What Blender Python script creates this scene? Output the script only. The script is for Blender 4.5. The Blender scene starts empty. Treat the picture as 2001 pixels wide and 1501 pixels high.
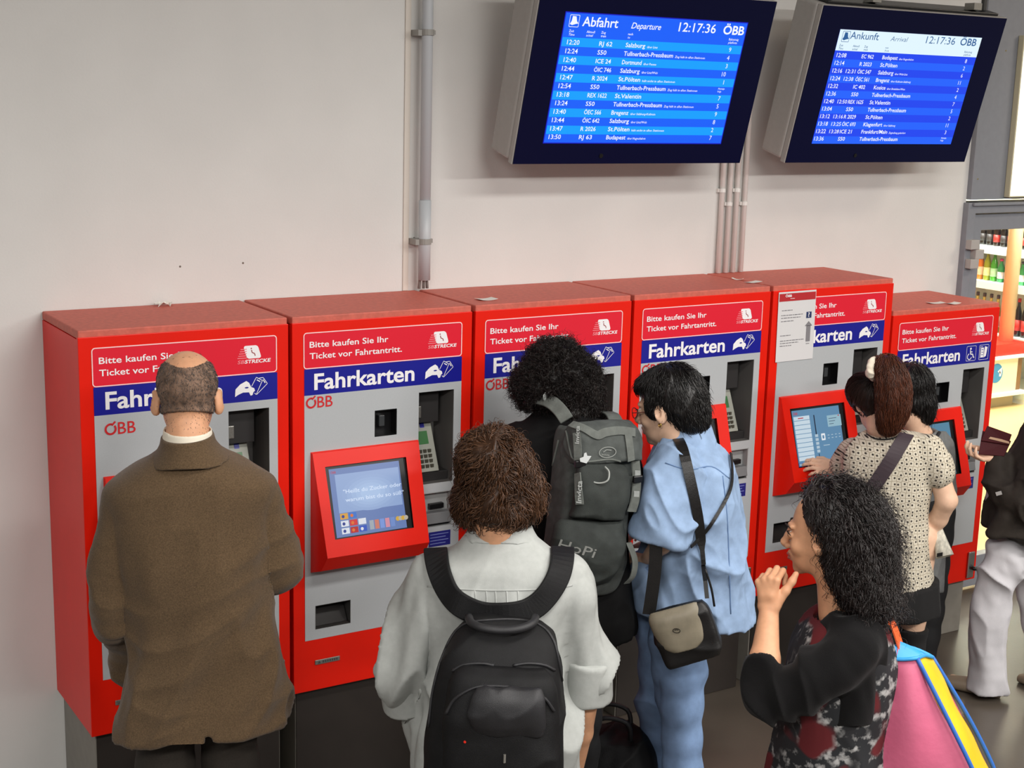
import bpy, bmesh, math, random
import numpy as np
from mathutils import Vector, Matrix

# ------------------------------------------------------------------ camera
CAM = np.array([-1.20002, -4.95629, 2.59376])
RR = np.array([0.84916521, -0.52749753, 0.0257837])
UU = np.array([0.08442762, 0.18378072, 0.97933479])
FF = np.array([0.52133522, 0.82944018, -0.20059556])
FPX = 2798.99
sc = bpy.context.scene
COL = sc.collection
cd = bpy.data.cameras.new('camera')
cam = bpy.data.objects.new('camera', cd)
COL.objects.link(cam)
M = Matrix.Identity(4)
for i in range(3):
    M[i][0], M[i][1], M[i][2], M[i][3] = RR[i], UU[i], -FF[i], CAM[i]
cam.matrix_world = M
cd.sensor_fit = 'HORIZONTAL'
cd.sensor_width = 36.0
cd.lens = FPX / 2001 * 36.0
cd.clip_start = 0.05
sc.camera = cam

# ------------------------------------------------------------------ world, lamps, exposure
w = bpy.data.worlds.new('hall'); sc.world = w
w.use_nodes = True
bg = w.node_tree.nodes['Background']
bg.inputs['Color'].default_value = (1.0, 0.98, 0.97, 1)
bg.inputs['Strength'].default_value = 0.20
sc.view_settings.view_transform = 'Standard'
sc.view_settings.look = 'None'
sc.view_settings.gamma = 1.0
sc.view_settings.use_curve_mapping = False
sc.view_settings.exposure = 0.0

def area(name, loc, target, sx, sy, power, color):
    l = bpy.data.lights.new(name, 'AREA')
    l.shape = 'RECTANGLE'; l.size = sx; l.size_y = sy
    l.energy = power; l.color = color
    o = bpy.data.objects.new(name, l); COL.objects.link(o)
    o.location = loc
    d = Vector(target) - Vector(loc)
    o.rotation_euler = d.to_track_quat('-Z', 'Y').to_euler()
    return o
WARM = (1.0, 0.86, 0.70)
NEUT = (1.0, 0.965, 0.92)
def down(name, x, y, sx, sy, power, color, z=3.85):
    return area(name, (x, y, z), (x, y+.001, 0), sx, sy, power, color)
down('ceiling_lamp', 5.0, -5.9, 2.4, .5, 320, NEUT)
down('ceiling_lamp', 1.2, -6.2, 2.4, .5, 240, NEUT)
down('ceiling_lamp', -2.6, -5.2, 2.4, .5, 260, NEUT)
down('ceiling_lamp', 2.0, -3.2, 3.0, .5, 105, NEUT)
down('ceiling_lamp', 6.3, -1.8, 1.2, .5, 50, WARM)
area('shop_lamp', (7.4, 2.2, 3.6), (7.4, 2.2, 0), 4.5, 3.0, 330, (1.0, 0.88, 0.66))
area('cooler_lamp', (8.9, 2.8, 2.3), (9.5, 2.8, .9), 2.6, .1, 130, (.93, 1.0, .95))

# ------------------------------------------------------------------ materials
def lin(c):
    return tuple(((x/255)/12.92 if x/255 <= .04045 else (((x/255)+.055)/1.055)**2.4) for x in c)
MATS = {}
def mat(name, rgb, rough=.6, metal=0., coat=0., noise=0., nscale=40., bump=0., bscale=200., emit=0., spec=.5, sheen=0., stretch=None, alpha=None):
    if name in MATS: return MATS[name]
    m = bpy.data.materials.new(name); m.use_nodes = True
    nt = m.node_tree; b = nt.nodes['Principled BSDF']
    c = lin(rgb)
    b.inputs['Base Color'].default_value = (*c, 1)
    b.inputs['Roughness'].default_value = rough
    b.inputs['Metallic'].default_value = metal
    b.inputs['Coat Weight'].default_value = coat
    b.inputs['Specular IOR Level'].default_value = spec
    b.inputs['Sheen Weight'].default_value = sheen
    tc = None
    if noise or bump:
        tc = nt.nodes.new('ShaderNodeTexCoord')
        mp = nt.nodes.new('ShaderNodeMapping')
        nt.links.new(tc.outputs['Object'], mp.inputs['Vector'])
        if stretch: mp.inputs['Scale'].default_value = stretch
    if noise:
        n = nt.nodes.new('ShaderNodeTexNoise'); n.inputs['Scale'].default_value = nscale
        n.inputs['Detail'].default_value = 5
        nt.links.new(mp.outputs['Vector'], n.inputs['Vector'])
        r = nt.nodes.new('ShaderNodeValToRGB')
        r.color_ramp.elements[0].position = .3; r.color_ramp.elements[1].position = .7
        r.color_ramp.elements[0].color = (*[x*(1-noise) for x in c], 1)
        r.color_ramp.elements[1].color = (*[min(1, x*(1+noise)) for x in c], 1)
        nt.links.new(n.outputs['Fac'], r.inputs['Fac'])
        nt.links.new(r.outputs['Color'], b.inputs['Base Color'])
    if bump:
        n2 = nt.nodes.new('ShaderNodeTexNoise'); n2.inputs['Scale'].default_value = bscale
        n2.inputs['Detail'].default_value = 3
        nt.links.new(mp.outputs['Vector'], n2.inputs['Vector'])
        bp = nt.nodes.new('ShaderNodeBump'); bp.inputs['Strength'].default_value = bump
        bp.inputs['Distance'].default_value = .004
        nt.links.new(n2.outputs['Fac'], bp.inputs['Height'])
        nt.links.new(bp.outputs['Normal'], b.inputs['Normal'])
    if emit:
        b.inputs['Emission Color'].default_value = (*c, 1)
        b.inputs['Base Color'].default_value = (0.004, 0.004, 0.005, 1)
        b.inputs['Emission Strength'].default_value = emit
    MATS[name] = m
    return m

# ------------------------------------------------------------------ object helpers
def link_mesh(name, verts, faces, m, parent=None, smooth=False, base=None):
    me = bpy.data.meshes.new(name)
    v = np.asarray(verts, dtype=np.float32).reshape(-1, 3)
    if base is not None: v = v - np.asarray(base, dtype=np.float32)
    if isinstance(faces, np.ndarray) and faces.ndim == 2:
        k = faces.shape[1]
        me.vertices.add(len(v)); me.vertices.foreach_set('co', v.ravel())
        me.loops.add(faces.size); me.loops.foreach_set('vertex_index', faces.astype(np.int32).ravel())
        me.polygons.add(len(faces))
        me.polygons.foreach_set('loop_start', np.arange(0, faces.size, k, dtype=np.int32))
        me.update(calc_edges=True)
    else:
        me.from_pydata([tuple(map(float, x)) for x in v], [], [tuple(int(i) for i in f) for f in faces])
    if smooth: me.polygons.foreach_set('use_smooth', np.ones(len(me.polygons), dtype=bool))
    if m is not None:
        for mm in (m if isinstance(m, (list, tuple)) else [m]): me.materials.append(mm)
    o = bpy.data.objects.new(name, me); COL.objects.link(o)
    if parent is not None: o.parent = parent
    return o
def props(o, label=None, cat=None, group=None, kind=None):
    if label: o['label'] = label
    if cat: o['category'] = cat
    if group: o['group'] = group
    if kind: o['kind'] = kind
    return o
def thing(name, label, cat, loc=(0, 0, 0), rz=0., group=None):
    o = bpy.data.objects.new(name, None); COL.objects.link(o)
    o.empty_display_size = .1
    o.location = loc; o.rotation_euler = (0, 0, rz)
    return props(o, label, cat, group)
def copy_tree(o, parent=None):
    c = o.copy(); COL.objects.link(c)
    if parent is not None: c.parent = parent
    for ch in list(o.children): copy_tree(ch, c)
    return c

class MB:
    """collects boxes, tubes, prisms into one mesh"""
    def __init__(s): s.v = []; s.f = []
    def add(s, v, f):
        n = len(s.v); s.v += [tuple(map(float, x)) for x in v]; s.f += [tuple(i+n for i in q) for q in f]; return s
    def box(s, x0, x1, y0, y1, z0, z1):
        return s.add([(x, y, z) for x in (x0, x1) for y in (y0, y1) for z in (z0, z1)],
                     [(0, 1, 3, 2), (4, 6, 7, 5), (0, 4, 5, 1), (2, 3, 7, 6), (0, 2, 6, 4), (1, 5, 7, 3)])
    def hexa(s, p):   # p: 4 bottom (ccw seen from above) + 4 top
        return s.add(p, [(3, 2, 1, 0), (4, 5, 6, 7), (0, 1, 5, 4), (1, 2, 6, 5), (2, 3, 7, 6), (3, 0, 4, 7)])
    def tube(s, pts, r, n=10, cap=True, flat=1., side=None):
        pts = [np.asarray(p, float) for p in pts]
        rs = r if isinstance(r, (list, tuple, np.ndarray)) else [r]*len(pts)
        base = len(s.v); up = None
        for i, p in enumerate(pts):
            t = pts[min(i+1, len(pts)-1)]-pts[max(i-1, 0)]; t = t/(np.linalg.norm(t)+1e-9)
            ref = np.asarray(side, float) if side is not None else (up if up is not None else (np.array([0, 0, 1.]) if abs(t[2]) < .9 else np.array([1., 0, 0])))
            a = ref-t*(ref@t); a /= np.linalg.norm(a)+1e-9; up = a
            b = np.cross(t, a)
            for k in range(n):
                th = 2*math.pi*k/n
                s.v.append(tuple(p+rs[i]*(a*math.cos(th)+b*math.sin(th)*flat)))
        for i in range(len(pts)-1):
            for k in range(n):
                s.f.append((base+i*n+k, base+i*n+(k+1) % n, base+(i+1)*n+(k+1) % n, base+(i+1)*n+k))
        if cap:
            s.f.append(tuple(base+k for k in reversed(range(n))))
            s.f.append(tuple(base+(len(pts)-1)*n+k for k in range(n)))
        return s
    def ribbon(s, pts, widths, thick, outs):
        """flat strap: pts centre line, widths (vectors across), outs (outward normals)"""
        base = len(s.v); n = len(pts)
        for p, wv, o in zip(pts, widths, outs):
            p = np.asarray(p, float); wv = np.asarray(wv, float); o = np.asarray(o, float)
            for a, b in ((-1, 0), (1, 0), (1, 1), (-1, 1)):
                s.v.append(tuple(p+wv*a*.5+o*thick*b))
        for i in range(n-1):
            for k in range(4):
                s.f.append((base+i*4+k, base+i*4+(k+1) % 4, base+(i+1)*4+(k+1) % 4, base+(i+1)*4+k))
        s.f.append((base+3, base+2, base+1, base)); s.f.append(tuple(base+(n-1)*4+k for k in range(4)))
        return s
    def lathe(s, prof, c=(0, 0, 0), n=14):
        base = len(s.v)
        for r, z in prof:
            for k in range(n):
                th = 2*math.pi*k/n
                s.v.append((c[0]+r*math.cos(th), c[1]+r*math.sin(th), c[2]+z))
        for i in range(len(prof)-1):
            for k in range(n):
                s.f.append((base+i*n+k, base+i*n+(k+1) % n, base+(i+1)*n+(k+1) % n, base+(i+1)*n+k))
        s.f.append(tuple(base+k for k in reversed(range(n))))
        s.f.append(tuple(base+(len(prof)-1)*n+k for k in range(n)))
        return s
    def build(s, name, m, parent=None, base=None, bevel=0., smooth=False, seg=2):
        o = link_mesh(name, s.v, s.f, m, parent, smooth, base)
        if bevel:
            b = o.modifiers.new('bevel', 'BEVEL'); b.width = bevel; b.segments = seg; b.limit_method = 'ANGLE'; b.angle_limit = .6
        return o

def plate(mb, x0, x1, z0, z1, y0, y1, holes):
    """slab from y0 (front) to y1 (back) with rectangular holes (hx0,hx1,hz0,hz1)"""
    xs = sorted({x0, x1, *[min(max(h[i], x0), x1) for h in holes for i in (0, 1)]})
    zs = sorted({z0, z1, *[min(max(h[i], z0), z1) for h in holes for i in (2, 3)]})
    nx, nz = len(xs)-1, len(zs)-1
    def solid(i, j):
        if i < 0 or j < 0 or i >= nx or j >= nz: return False
        cx, cz = (xs[i]+xs[i+1])/2, (zs[j]+zs[j+1])/2
        return not any(h[0] < cx < h[1] and h[2] < cz < h[3] for h in holes)
    idx = {}; V = []; Fc = []
    def vid(i, j, s):
        k = (i, j, s)
        if k not in idx: idx[k] = len(V); V.append((xs[i], (y0, y1)[s], zs[j]))
        return idx[k]
    for i in range(nx):
        for j in range(nz):
            if not solid(i, j): continue
            Fc.append((vid(i, j, 0), vid(i+1, j, 0), vid(i+1, j+1, 0), vid(i, j+1, 0)))
            Fc.append((vid(i, j, 1), vid(i, j+1, 1), vid(i+1, j+1, 1), vid(i+1, j, 1)))
            if not solid(i-1, j): Fc.append((vid(i, j, 0), vid(i, j+1, 0), vid(i, j+1, 1), vid(i, j, 1)))
            if not solid(i+1, j): Fc.append((vid(i+1, j, 1), vid(i+1, j+1, 1), vid(i+1, j+1, 0), vid(i+1, j, 0)))
            if not solid(i, j-1): Fc.append((vid(i, j, 1), vid(i+1, j, 1), vid(i+1, j, 0), vid(i, j, 0)))
            if not solid(i, j+1): Fc.append((vid(i, j+1, 0), vid(i+1, j+1, 0), vid(i+1, j+1, 1), vid(i, j+1, 1)))
    return mb.add(V, Fc)

class Face:
    """a plane in space: origin, right, up, normal; collects flat marks and lettering"""
    def __init__(s, o, r=(1, 0, 0), u=(0, 0, 1)):
        s.o = np.array(o, float); s.r = np.array(r, float); s.u = np.array(u, float); s.n = np.cross(s.r, s.u)
    def P(s, x, z, h=0): return s.o+s.r*x+s.u*z+s.n*h
_fonts = {}
def text_geo(string, bold=0., res=3):
    cu = bpy.data.curves.new('t', 'FONT'); cu.body = string; cu.size = 1; cu.offset = bold; cu.resolution_u = res
    o = bpy.data.objects.new('t', cu); COL.objects.link(o)
    dg = bpy.context.evaluated_depsgraph_get()
    me = bpy.data.meshes.new_from_object(o.evaluated_get(dg))
    v = np.zeros(len(me.vertices)*3); me.vertices.foreach_get('co', v); v = v.reshape(-1, 3)[:, :2]
    f = [tuple(p.vertices) for p in me.polygons]
    bpy.data.objects.remove(o); bpy.data.curves.remove(cu); bpy.data.meshes.remove(me)
    return v, f
CAPH = None
def lettering(mb, face, string, x, z, cap, width=None, bold=0., italic=0., h=.0012, align='L', res=3):
    global CAPH
    if CAPH is None:
        v, f = text_geo('H'); CAPH = v[:, 1].max()
    v, f = text_geo(string, bold, res)
    if not len(v): return mb
    s = cap/CAPH
    x0, x1 = v[:, 0].min(), v[:, 0].max()
    sx = s if width is None else width/(x1-x0)
    px = (v[:, 0]-x0)*sx + v[:, 1]*s*italic
    if align == 'R': px = px-(x1-x0)*sx
    if align == 'C': px = px-(x1-x0)*sx/2
    P = [face.P(x+a, z+b*s, h) for a, b in zip(px, v[:, 1])]
    return mb.add(P, f)
def poly(mb, face, pts, h=.001):
    return mb.add([face.P(x, z, h) for x, z in pts], [tuple(range(len(pts)))])
def rect(mb, face, x0, x1, z0, z1, h=.001):
    return poly(mb, face, [(x0, z0), (x1, z0), (x1, z1), (x0, z1)], h)
def rrect_pts(x0, x1, z0, z1, r, n=5):
    P = []
    for cx, cz, a0 in ((x1-r, z0+r, -90), (x1-r, z1-r, 0), (x0+r, z1-r, 90), (x0+r, z0+r, 180)):
        for k in range(n+1):
            a = math.radians(a0+90*k/n); P.append((cx+r*math.cos(a), cz+r*math.sin(a)))
    return P
def ringmark(mb, face, outer, inner, h=.001):
    n = len(outer)
    return mb.add([face.P(x, z, h) for x, z in outer+inner], [(i, (i+1) % n, n+(i+1) % n, n+i) for i in range(n)])
def disc(mb, face, x, z, r, h=.001, n=16, rz=None):
    rz = rz or r
    return poly(mb, face, [(x+r*math.cos(2*math.pi*k/n), z+rz*math.sin(2*math.pi*k/n)) for k in range(n)], h)
def stroke(mb, face, pts, wd, h=.001):
    for (a, b), (c, d) in zip(pts[:-1], pts[1:]):
        L = math.hypot(c-a, d-b) or 1e-6; nx, nz = -(d-b)/L*wd/2, (c-a)/L*wd/2
        poly(mb, face, [(a-nx, b-nz), (c-nx, d-nz), (c+nx, d+nz), (a+nx, b+nz)], h)
    return mb

# pixel of the photograph -> point of the place on a given plane (measured camera)
def ray(u, v): return FF + RR*(u-1000.5)/FPX + UU*(750.5-v)/FPX
def at(u, v, y):
    d = ray(u, v); return CAM + d*((y-CAM[1])/d[1])

# ------------------------------------------------------------------ the setting
S = 0.73; D = 0.448; H = 1.814; B = 0.433; DROP = 0.150
def wall_material():
    m = mat('plaster_paint', (218, 217, 214), rough=.75, bump=.15, bscale=120, noise=.03, nscale=3, spec=.3)
    return m
MW = wall_material()
wall = MB()
plate(wall, -3.0, 7.0, 0, 4.0, 0, .2, [(4.592, 5.72, -1, 2.10), (4.592, 7.1, 2.10, 4.1)])
props(wall.build('wall_back', MW), kind='structure')
mfl = mat('floor_sheet', (78, 71, 63), rough=.32, noise=.18, nscale=2.2, bump=.05, bscale=60)
props(MB().box(-5, 7.0, -7, .0, -.1, 0).build('floor', mfl), kind='structure')
props(MB().box(3.0, 11.5, .0, 8, -.1, 0).build('floor_shop', mat('shop_tiles', (214, 190, 132), rough=.35, noise=.06, nscale=1.5)), kind='structure')
props(MB().box(-5, 7.0, -7, .2, 4.0, 4.1).build('ceiling', mat('ceiling_paint', (190, 186, 180), rough=.8)), kind='structure')
props(MB().box(3.0, 11.5, 7.9, 8.0, 0, 4).box(3.0, 3.1, .2, 8, 0, 4).build('wall_shop', mat('shop_wall_paint', (225, 205, 160), rough=.7)), kind='structure')

GREY = mat('door_grey_paint', (133, 136, 143), rough=.45, noise=.04, nscale=30)
GREY2 = mat('hinge_grey', (172, 168, 164), rough=.5)
# grey facade panel above the door (setting)
pn = MB().box(4.592, 7.0, -.03, .1, 2.115, 4.0)
props(pn.build('trim_1', GREY, bevel=.004), kind='structure')
# door frame
fr = MB()
plate(fr, 4.575, 5.72, 0, 2.10, -.035, .12, [(4.632, 5.665, -1, 2.046)])
fr.box(4.60, 5.70, -.05, -.035, 2.085, 2.10)
props(fr.build('door_frame', GREY, bevel=.003), kind='structure')
door = MB()
plate(door, 4.640, 5.657, .02, 2.038, -.012, .045, [(4.712, 5.58, .19, 1.957)])
dr = props(door.build('door_1', GREY, bevel=.003), kind='structure')
glass = bpy.data.materials.new('clear_glass'); glass.use_nodes = True
gb = glass.node_tree.nodes['Principled BSDF']
gb.inputs['Transmission Weight'].default_value = 1; gb.inputs['Roughness'].default_value = 0
gb.inputs['IOR'].default_value = 1.1; gb.inputs['Base Color'].default_value = (1, 1, 1, 1)
nt = glass.node_tree
tr = nt.nodes.new('ShaderNodeBsdfTransparent'); mx = nt.nodes.new('ShaderNodeMixShader')
gl = nt.nodes.new('ShaderNodeBsdfGlossy'); gl.inputs['Roughness'].default_value = .02
mx.inputs[0].default_value = .06
nt.links.new(tr.outputs[0], mx.inputs[1]); nt.links.new(gl.outputs[0], mx.inputs[2])
nt.links.new(mx.outputs[0], nt.nodes['Material Output'].inputs['Surface'])
MB().box(4.705, 5.59, .012, .020, .18, 1.965).build('pane', glass, dr)
for x, z in ((4.578, 1.892), (4.618, 1.842), (4.585, 1.795)):
    MB().box(x, x+.062, -.07, -.012, z-.024, z+.024).build('hinge', GREY2, dr, bevel=.003)
# lit sign beside the departure boards
sg = thing('light_box_sign', 'blank glowing white light box sign above the shop door', 'sign', (4.835, -.03, 2.125))
MB().box(0, 1.4, -.035, 0, 0, .805).build('sign_case', mat('sign_case', (205, 200, 170), rough=.5), sg, bevel=.004)
MB().box(.006, 1.394, -.039, -.0355, .008, .797).build('lit_panel', mat('sign_glow', (255, 252, 240), emit=1.6), sg)
# screws of the facade panel
for k, (u, v) in enumerate(((1912, 350), (1967, 99))):
    p = at(u, v, -.035)
    props(MB().lathe([(.0045, 0), (.003, .004)], (0, 0, 0), 8).build('screw', mat('bright_metal', (235, 225, 170), rough=.2, metal=1)), 'small bright screw in the grey panel ' + ('left of the light box, the lower one' if k == 0 else 'level with the top of the arrivals board'), 'screw')
    o = COL.objects[-1]; o.location = p+np.array([0, .005, 0]); o.rotation_euler = (math.pi/2, 0, 0)

# pipe and conduits on the wall
pt = thing('wall_pipe', 'thick grey vertical pipe on the wall left of the departures board', 'pipe', (1.462, -.055, 1.86))
PG = mat('pipe_grey', (186, 190, 194), rough=.4)
MB().tube([(0, 0, .03), (0, 0, 2.14)], .0215, 16).build('pipe', PG, pt, smooth=True)
MB().tube([(0, 0, 0), (0, 0, .31)], .024, 16).build('sleeve', PG, pt, smooth=True)
for z in (.14, .93):
    MB().tube([(0, 0, z), (0, 0, z+.022)], .0265, 16).box(-.042, -.01, -.006, .055, z-.002, z+.02).box(.0, .036, .0, .055, z+.004, z+.02).build('clamp', mat('clamp_grey', (150, 148, 143), rough=.5), pt)
for a in (-.012, .004, .016):
    MB().tube([(a, .01, .06), (a, .01, .02), (a*1.3, .012, -.035)], .006, 8).build('cable', mat('cable_grey', (140, 138, 134)), pt, smooth=True)
flat = MB().box(1.395, 1.418, -.006, -.0003, 1.815, 3.99)
props(flat.build('wall_strip', mat('strip_paint', (214, 206, 196), rough=.6)), 'flat pale cover strip on the wall just left of the thick pipe', 'cable cover')
cm = mat('conduit_paint', (238, 236, 232), rough=.5)
lab = ['leftmost of the four thin conduits below the departures board', 'second from the left of the four thin conduits below the departures board',
       'third from the left of the four thin conduits below the departures board', 'rightmost of the four thin conduits, the one passing beside the departures board']
for k, x in enumerate((2.979, 3.022, 3.065, 3.112)):
    t = thing('conduit', lab[k], 'conduit', (x, -.018, 1.816), group='thin wall conduits')
    MB().tube([(0, 0, 0), (0, 0, 2.17)], .0115, 12).build('pipe', cm, t, smooth=True)
    for z in ((.30, .75) if k % 2 else (.36, .80)):
        MB().tube([(0, 0, z), (0, 0, z+.016)], .015, 12).box(-.019, .019, .004, .018, z, z+.016).build('clip', cm, t)

# small marks on the wall
for k, (u, v) in enumerate(((352, 521), (475, 514), (809, 465))):
    p = at(u, v, 0)
    o = props(MB().lathe([(.004, 0), (.0025, .003)], n=8).build('wall_plug', mat('plug_grey', (120, 110, 100))),
              ['tiny wall plug above the left ticket machine', 'tiny wall plug above the seam of the two left machines', 'tiny wall plug just left of the thick pipe'][k], 'wall plug')
    o.location = p; o.rotation_euler = (math.pi/2, 0, 0)

# ------------------------------------------------------------------ ticket machines
RED = mat('machine_red', (226, 26, 5), rough=.38, spec=.32, bump=.02, bscale=900, noise=.03, nscale=8)
DUST_SHEEN = mat('dust_and_sheen_red', (198, 98, 82), rough=.6, noise=.12, nscale=60)  # lid red paled by dust, with the top's grazing reflection mixed into the colour
PANEL = mat('panel_grey', (176, 180, 183), rough=.5, noise=.03, nscale=300)
STICK = mat('sticker_crimson', (222, 24, 48), rough=.4)
BLUE = mat('band_blue', (16, 20, 140), rough=.4)
WHITE = mat('print_white', (240, 238, 240), rough=.5)
PINK = mat('print_pink', (240, 130, 140), rough=.5)
BLACK = mat('black_plastic', (14, 14, 16), rough=.35)
DARK = mat('niche_dark', (40, 38, 38), rough=.5)
STEEL = mat('brushed_steel', (150, 148, 142), rough=.38, metal=.7, noise=.1, nscale=200)
PEDM = mat('pedestal_grey', (132, 128, 120), rough=.5, noise=.08, nscale=20)
REDP = mat('print_red', (205, 30, 36), rough=.5)
NX0, NX1, NZ0, NZ1 = .503, .650, 1.155, 1.506     # niche
SQ = (.325, .412, 1.360, 1.455)                   # small black inlet
TR = (.091, .231, .667, .757)                     # ticket tray
CR = (.528, .648, .985, 1.12)                     # card reader recess
SX0, SX1 = .118, .434

def build_machine(name):
    t = thing(name, '', 'ticket machine')
    g = .009
    # body with real openings
    holes = [(NX0, NX1, NZ0, NZ1), SQ, TR, CR]
    mb = MB(); plate(mb, g, S-g, B, H-.03, -D+.02, -D+.17, holes); mb.box(g, S-g, -D+.17, -.002, B, H-.03)
    mb.build('case', RED, t)
    mb = MB(); plate(mb, g-.002, S-g+.002, B, H-.022, -D, -D+.016, holes)
    mb.build('front_door', RED, t, bevel=.004)
    MB().box(g, S-g, -D+.004, -.002, H-.028, H).build('lid', DUST_SHEEN, t, bevel=.004)
    mb = MB(); plate(mb, .051, .681, .629, 1.5345, -D-.0015, -D+.002, holes)
    mb.build('front_panel', PANEL, t)
    F = Face((0, -D, 0))
    # niche lining
    n = MB()
    n.box(NX0, NX1, -D+.15, -D+.16, NZ0, NZ1)
    n.box(NX0-.002, NX0+.001, -D, -D+.16, NZ0, NZ1); n.box(NX1-.001, NX1+.002, -D, -D+.16, NZ0, NZ1)
    n.box(NX0, NX1, -D, -D+.16, NZ1-.001, NZ1+.002); n.box(NX0, NX1, -D, -D+.16, NZ0-.002, NZ0+.001)
    nl = n.build('niche', mat('niche_grey', (92, 90, 88), rough=.5), t)
    MB().box(NX0+.004, NX1-.03, -D+.06, -D+.149, 1.375, NZ1-.004).build('upper_module', DARK, nl, bevel=.002)
    c = MB().box(NX0+.006, NX0+.042, -D+.056, -D+.061, 1.395, 1.44)
    c.build('coin_inlet', STEEL, nl, bevel=.003)
    # pin pad: sloped console
    y0, y1 = -D+.02, -D+.10
    pp = MB().hexa([(NX0+.003, y0, 1.195), (NX1-.045, y0, 1.195), (NX1-.045, -D+.148, 1.195), (NX0+.003, -D+.148, 1.195),
                    (NX0+.003, y1, 1.385), (NX1-.045, y1, 1.385), (NX1-.045, -D+.148, 1.385), (NX0+.003, -D+.148, 1.385)])
    pad = pp.build('pin_pad', mat('pad_grey', (150, 152, 142), rough=.45), nl, bevel=.003)
    sl = math.atan2(y1-y0, .19); u = np.array([0, math.sin(sl), math.cos(sl)])
    PF = Face((NX0+.003, y0, 1.195), (1, 0, 0), u)
    m = MB(); rect(m, PF, .008, .075, .105, .155, .0012); m.build('display', mat('lcd_green', (58, 110, 62), rough=.3), pad)
    m = MB(); rect(m, PF, .05, .068, .168, .19, .0012); m.build('card_symbol', BLUE, pad)
    kk = MB()
    for i in range(4):
        for j in range(4):
            p = PF.P(.014+.019*i, .022+.019*j, .002)
            kk.box(p[0]-.0065, p[0]+.0065, p[1]-.003, p[1]+.003, p[2]-.006, p[2]+.006)
    kk.build('keys', mat('key_dark', (70, 68, 58), rough=.4), pad)
    MB().box(NX0+.003, NX1-.003, -D+.03, -D+.149, NZ0+.001, 1.19).build('niche_sill', DARK, nl, bevel=.002)
    # small black inlet
    q = MB(); q.box(SQ[0], SQ[1], -D+.04, -D+.05, SQ[2], SQ[3])
    for a in ((SQ[0]-.001, SQ[0]+.002), (SQ[1]-.002, SQ[1]+.001)): q.box(a[0], a[1], -D-.002, -D+.045, SQ[2], SQ[3])
    for a in ((SQ[2]-.001, SQ[2]+.002), (SQ[3]-.002, SQ[3]+.001)): q.box(SQ[0], SQ[1], -D-.002, -D+.045, a[0], a[1])
    ql = q.build('note_inlet', BLACK, t)
    MB().box(SQ[0]+.028, SQ[0]+.05, -D+.02, -D+.041, SQ[2]+.03, SQ[2]+.07).build('inlet_mouth', mat('inlet_glass', (60, 62, 64), rough=.25), ql, bevel=.002)
    # ticket tray
    q = MB(); q.box(TR[0], TR[1], -D+.10, -D+.11, TR[2], TR[3])
    q.box(TR[0]-.001, TR[0]+.002, -D-.001, -D+.10, TR[2], TR[3]); q.box(TR[1]-.002, TR[1]+.001, -D-.001, -D+.10, TR[2], TR[3])
    q.box(TR[0], TR[1], -D-.001, -D+.10, TR[3]-.002, TR[3]+.001); q.box(TR[0], TR[1], -D-.001, -D+.10, TR[2]-.001, TR[2]+.002)
    tl = q.build('ticket_tray', mat('tray_dark', (58, 56, 54), rough=.4), t)
    MB().hexa([(TR[0]+.004, -D+.02, TR[2]+.004), (TR[1]-.004, -D+.02, TR[2]+.004), (TR[1]-.004, -D+.03, TR[2]+.004), (TR[0]+.004, -D+.03, TR[2]+.004),
               (TR[0]+.004, -D+.06, TR[3]-.02), (TR[1]-.004, -D+.06, TR[3]-.02), (TR[1]-.004, -D+.07, TR[3]-.02), (TR[0]+.004, -D+.07, TR[3]-.02)]).build('flap', mat('smoked_flap', (34, 32, 32), rough=.15), tl)
    # card reader
    q = MB(); q.box(CR[0], CR[1], -D+.03, -D+.04, CR[2], CR[3])
    q.box(CR[0]-.002, CR[0]+.003, -D-.001, -D+.03, CR[2], CR[3]).box(CR[1]-.003, CR[1]+.002, -D-.001, -D+.03, CR[2], CR[3]).box(CR[0], CR[1], -D-.001, -D+.03, CR[3]-.003, CR[3]+.002).box(CR[0], CR[1], -D-.001, -D+.03, CR[2]-.002, CR[2]+.002)
    rl = q.build('card_reader', mat('reader_grey', (158, 160, 160), rough=.45), t)
    MB().hexa([(CR[0]+.004, -D-.012, CR[2]+.015), (CR[1]-.004, -D-.012, CR[2]+.015), (CR[1]-.004, -D+.03, CR[2]+.015), (CR[0]+.004, -D+.03, CR[2]+.015),
               (CR[0]+.004, -D-.002, CR[2]+.055), (CR[1]-.004, -D-.002, CR[2]+.055), (CR[1]-.004, -D+.03, CR[2]+.055), (CR[0]+.004, -D+.03, CR[2]+.055)]).build('card_slot', mat('slot_grey', (112, 114, 116), rough=.4), rl, bevel=.003)
    MB().box(CR[0]+.035, CR[0]+.095, -D+.012, -D+.031, CR[2]+.065, CR[2]+.085).build('slot_mouth', BLACK, rl, bevel=.002)
    MB().box(CR[0]+.004, CR[1]-.004, -D+.01, -D+.031, CR[2]+.001, CR[2]+.013).build('slot_shadow_gap', BLACK, rl)
    m = MB(); rect(m, F, .552, .645, .908, .966, .0024); il = m.build('info_label', mat('label_blue', (36, 36, 120), rough=.4), t)
    m = MB()
    for k in range(4): rect(m, F, .558, .636-.012*(k % 2), .954-.012*k, .957-.012*k, .003)
    m.build('fine_print', mat('fine_print', (120, 130, 190)), il)
    # crimson sticker
    m = MB(); poly(m, F, rrect_pts(.048, .680, 1.6285, 1.757, .012), .0012)
    st = m.build('sticker', STICK, t)
    m = MB(); ringmark(m, F, rrect_pts(.048, .680, 1.6285, 1.757, .012), rrect_pts(.0515, .6765, 1.632, 1.7535, .009), .0022)
    m.build('sticker_border', mat('border_white', (250, 205, 205)), st)
    m = MB(); lettering(m, F, 'Bitte kaufen Sie Ihr', .071, 1.7035, .0205, .305, .012, h=.0022)
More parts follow.
